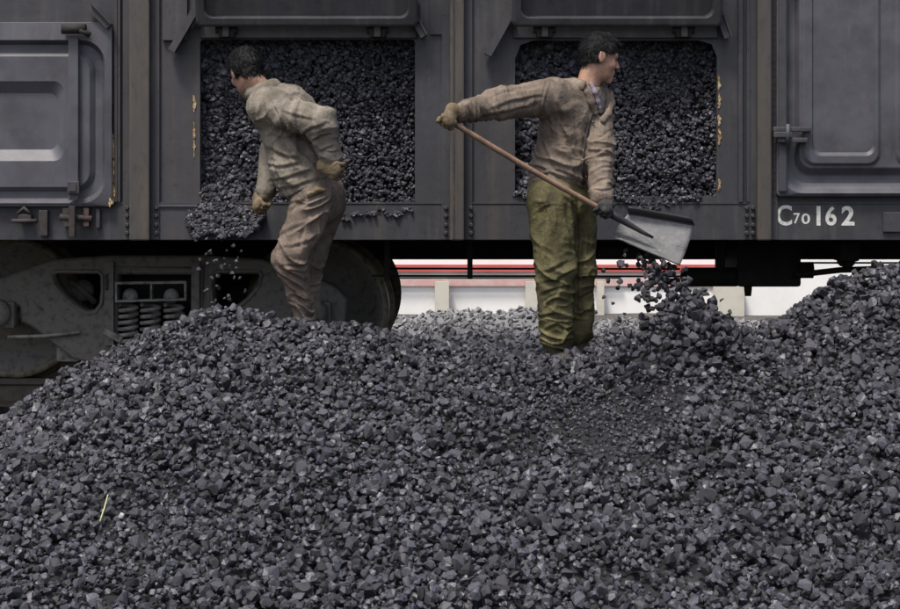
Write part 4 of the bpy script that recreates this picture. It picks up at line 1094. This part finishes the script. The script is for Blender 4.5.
# ---------------- stooping man (left)
man1 = empty('person', S(300, 320, -.62))
tag(man1, 'man in grey khaki jacket and brown trousers stooping with his back half turned, looking left', 'person')
inv1 = Matrix.Translation(man1.location).inverted()
Fv = U((-.85, .52, 0)); Lv = np.array([-.52, -.85, 0])
neck0 = Q(263, 93, -.60); shC = Q(281, 108, -.60); chest = Q(288, 125, -.60); waist = Q(306, 170, -.60); pel = Q(318, 196, -.60)
lS, lE, lW = shC+Lv*.135, Q(321, 122, -.84), Q(331, 157, -.80)
rS, rE, rW = shC-Lv*.165, Q(274, 150, -.40), Q(266, 190, -.52)
hc = Q(246.5, 71, -.60); HR = frame((-.47, .83, -.30), roll=-8)
hp, hsub, T1_ = head_prims(hc, HR)
lg = dict(lh=Q(313, 204, -.69), lk=Q(290, 258, -.76), la=Q(304, 322, -.70), rh=Q(326, 202, -.50), rk=Q(308, 262, -.50), ra=Q(310, 322, -.48))
kax1 = U((.3, -.25, 1)); kax2 = U((.5, -.5, .6))
G1, G2 = lW + np.array([.018, -.0, -.058]), rW + np.array([-.02, -.01, -.075])
bodyp = hp + [cap(neck0+[0.01, 0, -.01], T1_(-.035, 0, -.05), .058, .054, blend=.02), cap(shC-Lv*.12, shC+Lv*.12, .07, .07), cap(chest, waist, .13, .11, flat=(Fv, .7)), cap(waist, pel, .11, .13, flat=(Fv, .75)),
    cap(lS, lE, .048, .040), cap(lE, lW, .040, .027), cap(rS, rE, .048, .040), cap(rE, rW, .040, .027),
    cap(lg['lh'], lg['lk'], .075, .055), cap(lg['lk'], lg['la'], .052, .036), cap(lg['rh'], lg['rk'], .075, .055), cap(lg['rk'], lg['ra'], .052, .036)]
solid('body', bodyp + hand_grip(lW, G1, kax1, 1, .72) + hand_grip(rW, G2, kax2, 1, .72), M['skin'], man1, .005, .022, sub=hsub)
face_parts(T1_, HR, man1)
hair_cap(T1_, hc, HR, man1, .011, (.070, .060, -.07, -.062), tufts=[])
solid('glove', hand_grip(lW, G1, kax1, 1.12, 1.12) + [cap(lW-U(lW-lE)*.01, lW+U(lW-lE)*.03, .040, .036)], M['glove_tan'], man1, .0035, .006, disp=lambda V: .002*(ridge(V*40)-.5))
solid('glove', hand_grip(rW, G2, kax2) + [cap(rW-U(rW-rE)*.01, rW+U(rW-rE)*.03, .040, .036)], M['glove_tan'], man1, .0035, .006, disp=lambda V: .002*(ridge(V*40)-.5))
jp = [cap(shC-Lv*.12, shC+Lv*.105, .090, .086), cap(Q(285, 120, -.60), Q(300, 162, -.60), .165, .172, flat=(Fv, .74), blend=.05), cap(Q(300, 162, -.60), Q(309, 184, -.60), .172, .168, flat=(Fv, .82), blend=.04),
      cap(neck0+[.02, 0, -.03], shC+[.02, 0, 0], .070, .125, blend=.06),
      cap(lS, lE, .092, .078, blend=.045), cap(lE, lW, .076, .054, blend=.03), cap(lW-U(lW-lE)*.03, lW, .056, .055, blend=.006),
      cap(rS, rE, .088, .072, blend=.04), cap(rE, rW, .070, .052, blend=.02)]
hx, hz_ = Q(262, 201, -.6), Q(338, 183, -.6); sl_ = (hz_[2]-hx[2])/(hz_[0]-hx[0])
def jcut1(P):
    hem = hx[2] + sl_*(P[..., 0]-hx[0]) + .008*np.sin(P[..., 0]*40)
    arm = np.exp(-(((P[..., 0]-lW[0]-.02)/.07)**2 + ((P[..., 1]-lW[1])/.09)**2)**2)
    return (hem - .25*arm - P[..., 2])*.9
fd = [(lE, .12, lE-lS, .045, .010), (lW+[0, 0, .04], .09, lW-lE, .028, .008), ((lS+lE)/2, .13, lE-lS, .05, .007), (Q(290, 150, -.8), .14, (1, 0, .9), .05, .010), (Q(300, 178, -.8), .14, (.6, 0, 1), .040, .011), (Q(275, 120, -.8), .10, (1, 0, -.4), .05, .008)]
cr1 = [([(266,80),(282,86),(298,97)],2.0,.007), ([(264,104),(268,120),(281,131)],2.2,.010), ([(270,136),(285,139),(300,136),(318,150)],2.3,.011), ([(302,136),(312,129),(326,124)],2.0,.009), ([(311,142),(320,137),(331,136)],2.0,.010), ([(316,153),(325,149),(335,147)],1.8,.008), ([(283,112),(300,118),(314,121)],2.2,.007), ([(290,98),(306,106),(322,112)],2.2,.006), ([(254,108),(257,122),(264,132)],1.9,.008),
  ([(268,150),(285,158),(303,162)],2.2,.010), ([(267,165),(283,168),(306,164)],2.2,.010), ([(270,182),(290,178),(312,170)],2.1,.010), ([(275,192),(296,187),(320,178)],2.0,.009), ([(282,142),(290,156),(300,172)],2.1,.008), ([(272,140),(272,160),(279,178)],2.0,.007), ([(305,150),(314,162),(322,174)],2.0,.008), ([(268,90),(274,108),(283,124),(284,136)],.9,.005), ([(264,197),(290,190),(330,176)],.9,.004), ([(324,150),(332,152),(340,151)],.9,.005), ([(286,92),(300,100),(312,109)],.8,.004), ([(275,140),(278,165),(284,190)],.8,.004)]
solid('jacket', jp, M['jacket1'], man1, .005, .025, disp=creases(folds(.008, fd), cr1), cut=jcut1, sub=[cap(neck0+[0, 0, .005], T1_(-.03, 0, -.045), .056, .066)])
collar(neck0+[0.006, 0, .006], (-.50, .05, 1), (-.75, .5, 0), .074, .076, .046, M['jacket1'], man1, 20)
tp = [cap(Q(313, 186, -.60), pel, .148, .155, flat=(Fv, .86)),
      cap(lg['lh'], lg['lk'], .110, .084, blend=.05), cap(lg['lk'], lg['la']+[0, 0, .035], .080, .054, blend=.04), cap(lg['rh'], lg['rk'], .104, .082, blend=.03), cap(lg['rk'], lg['ra']+[0, 0, .035], .074, .052, blend=.02)]
fd = [(lg['lk']+[0, -.08, -.03], .13, (.4, 0, 1), .040, .012), (lg['la']+[0, -.04, .08], .12, (.5, 0, 1), .032, .010), (lg['lh']+[0, -.1, -.06], .15, (-.8, 0, .9), .05, .010), (lg['rk'], .13, (0, 0, 1), .04, .009)]
ct1 = [([(282,218),(292,208),(305,200)],2.1,.009), ([(284,205),(298,203),(316,208)],2.0,.008), ([(277,238),(296,228),(318,222)],2.4,.008), ([(274,252),(292,247),(316,240)],2.3,.008), ([(283,266),(297,268),(312,262)],2.1,.013), ([(276,272),(288,280),(302,290)],2.1,.011), ([(281,284),(292,292),(304,303)],2.0,.010), ([(305,276),(307,288),(310,300)],1.8,.009), ([(286,300),(297,304),(309,310)],1.8,.009), ([(325,205),(322,225),(320,245)],2.0,.007), ([(308,214),(303,232),(298,250)],2.1,.006), ([(322,196),(318,225),(312,260),(308,300)],.8,.004), ([(296,192),(300,200),(314,203)],.8,.004)]
solid('trousers', tp, M['trous1'], man1, .005, .025, disp=creases(folds(.008, fd), ct1))
solid('work_rag', [cap(Q(310, 194, -.79), Q(317, 190, -.79), .018, .014), cap(Q(317, 190, -.79), Q(324, 190, -.78), .014, .009)], M['glove_tan'], man1, .004, .01, disp=lambda V: .004*(ridge(V*30)-.5))
for a_, dr in ((lg['la'], U((-.6, .3, 0))), (lg['ra'], U((-.7, .5, 0)))):
    solid('boot', [cap(a_+[0, 0, .05], a_+[0, 0, -.05], .050, .048), cap(a_+[0, 0, -.05], a_+dr*.16+[0, 0, -.055], .046, .038, flat=((0, 0, 1), .8))], M['boot'], man1, .006, .02)
fix(man1, inv1)
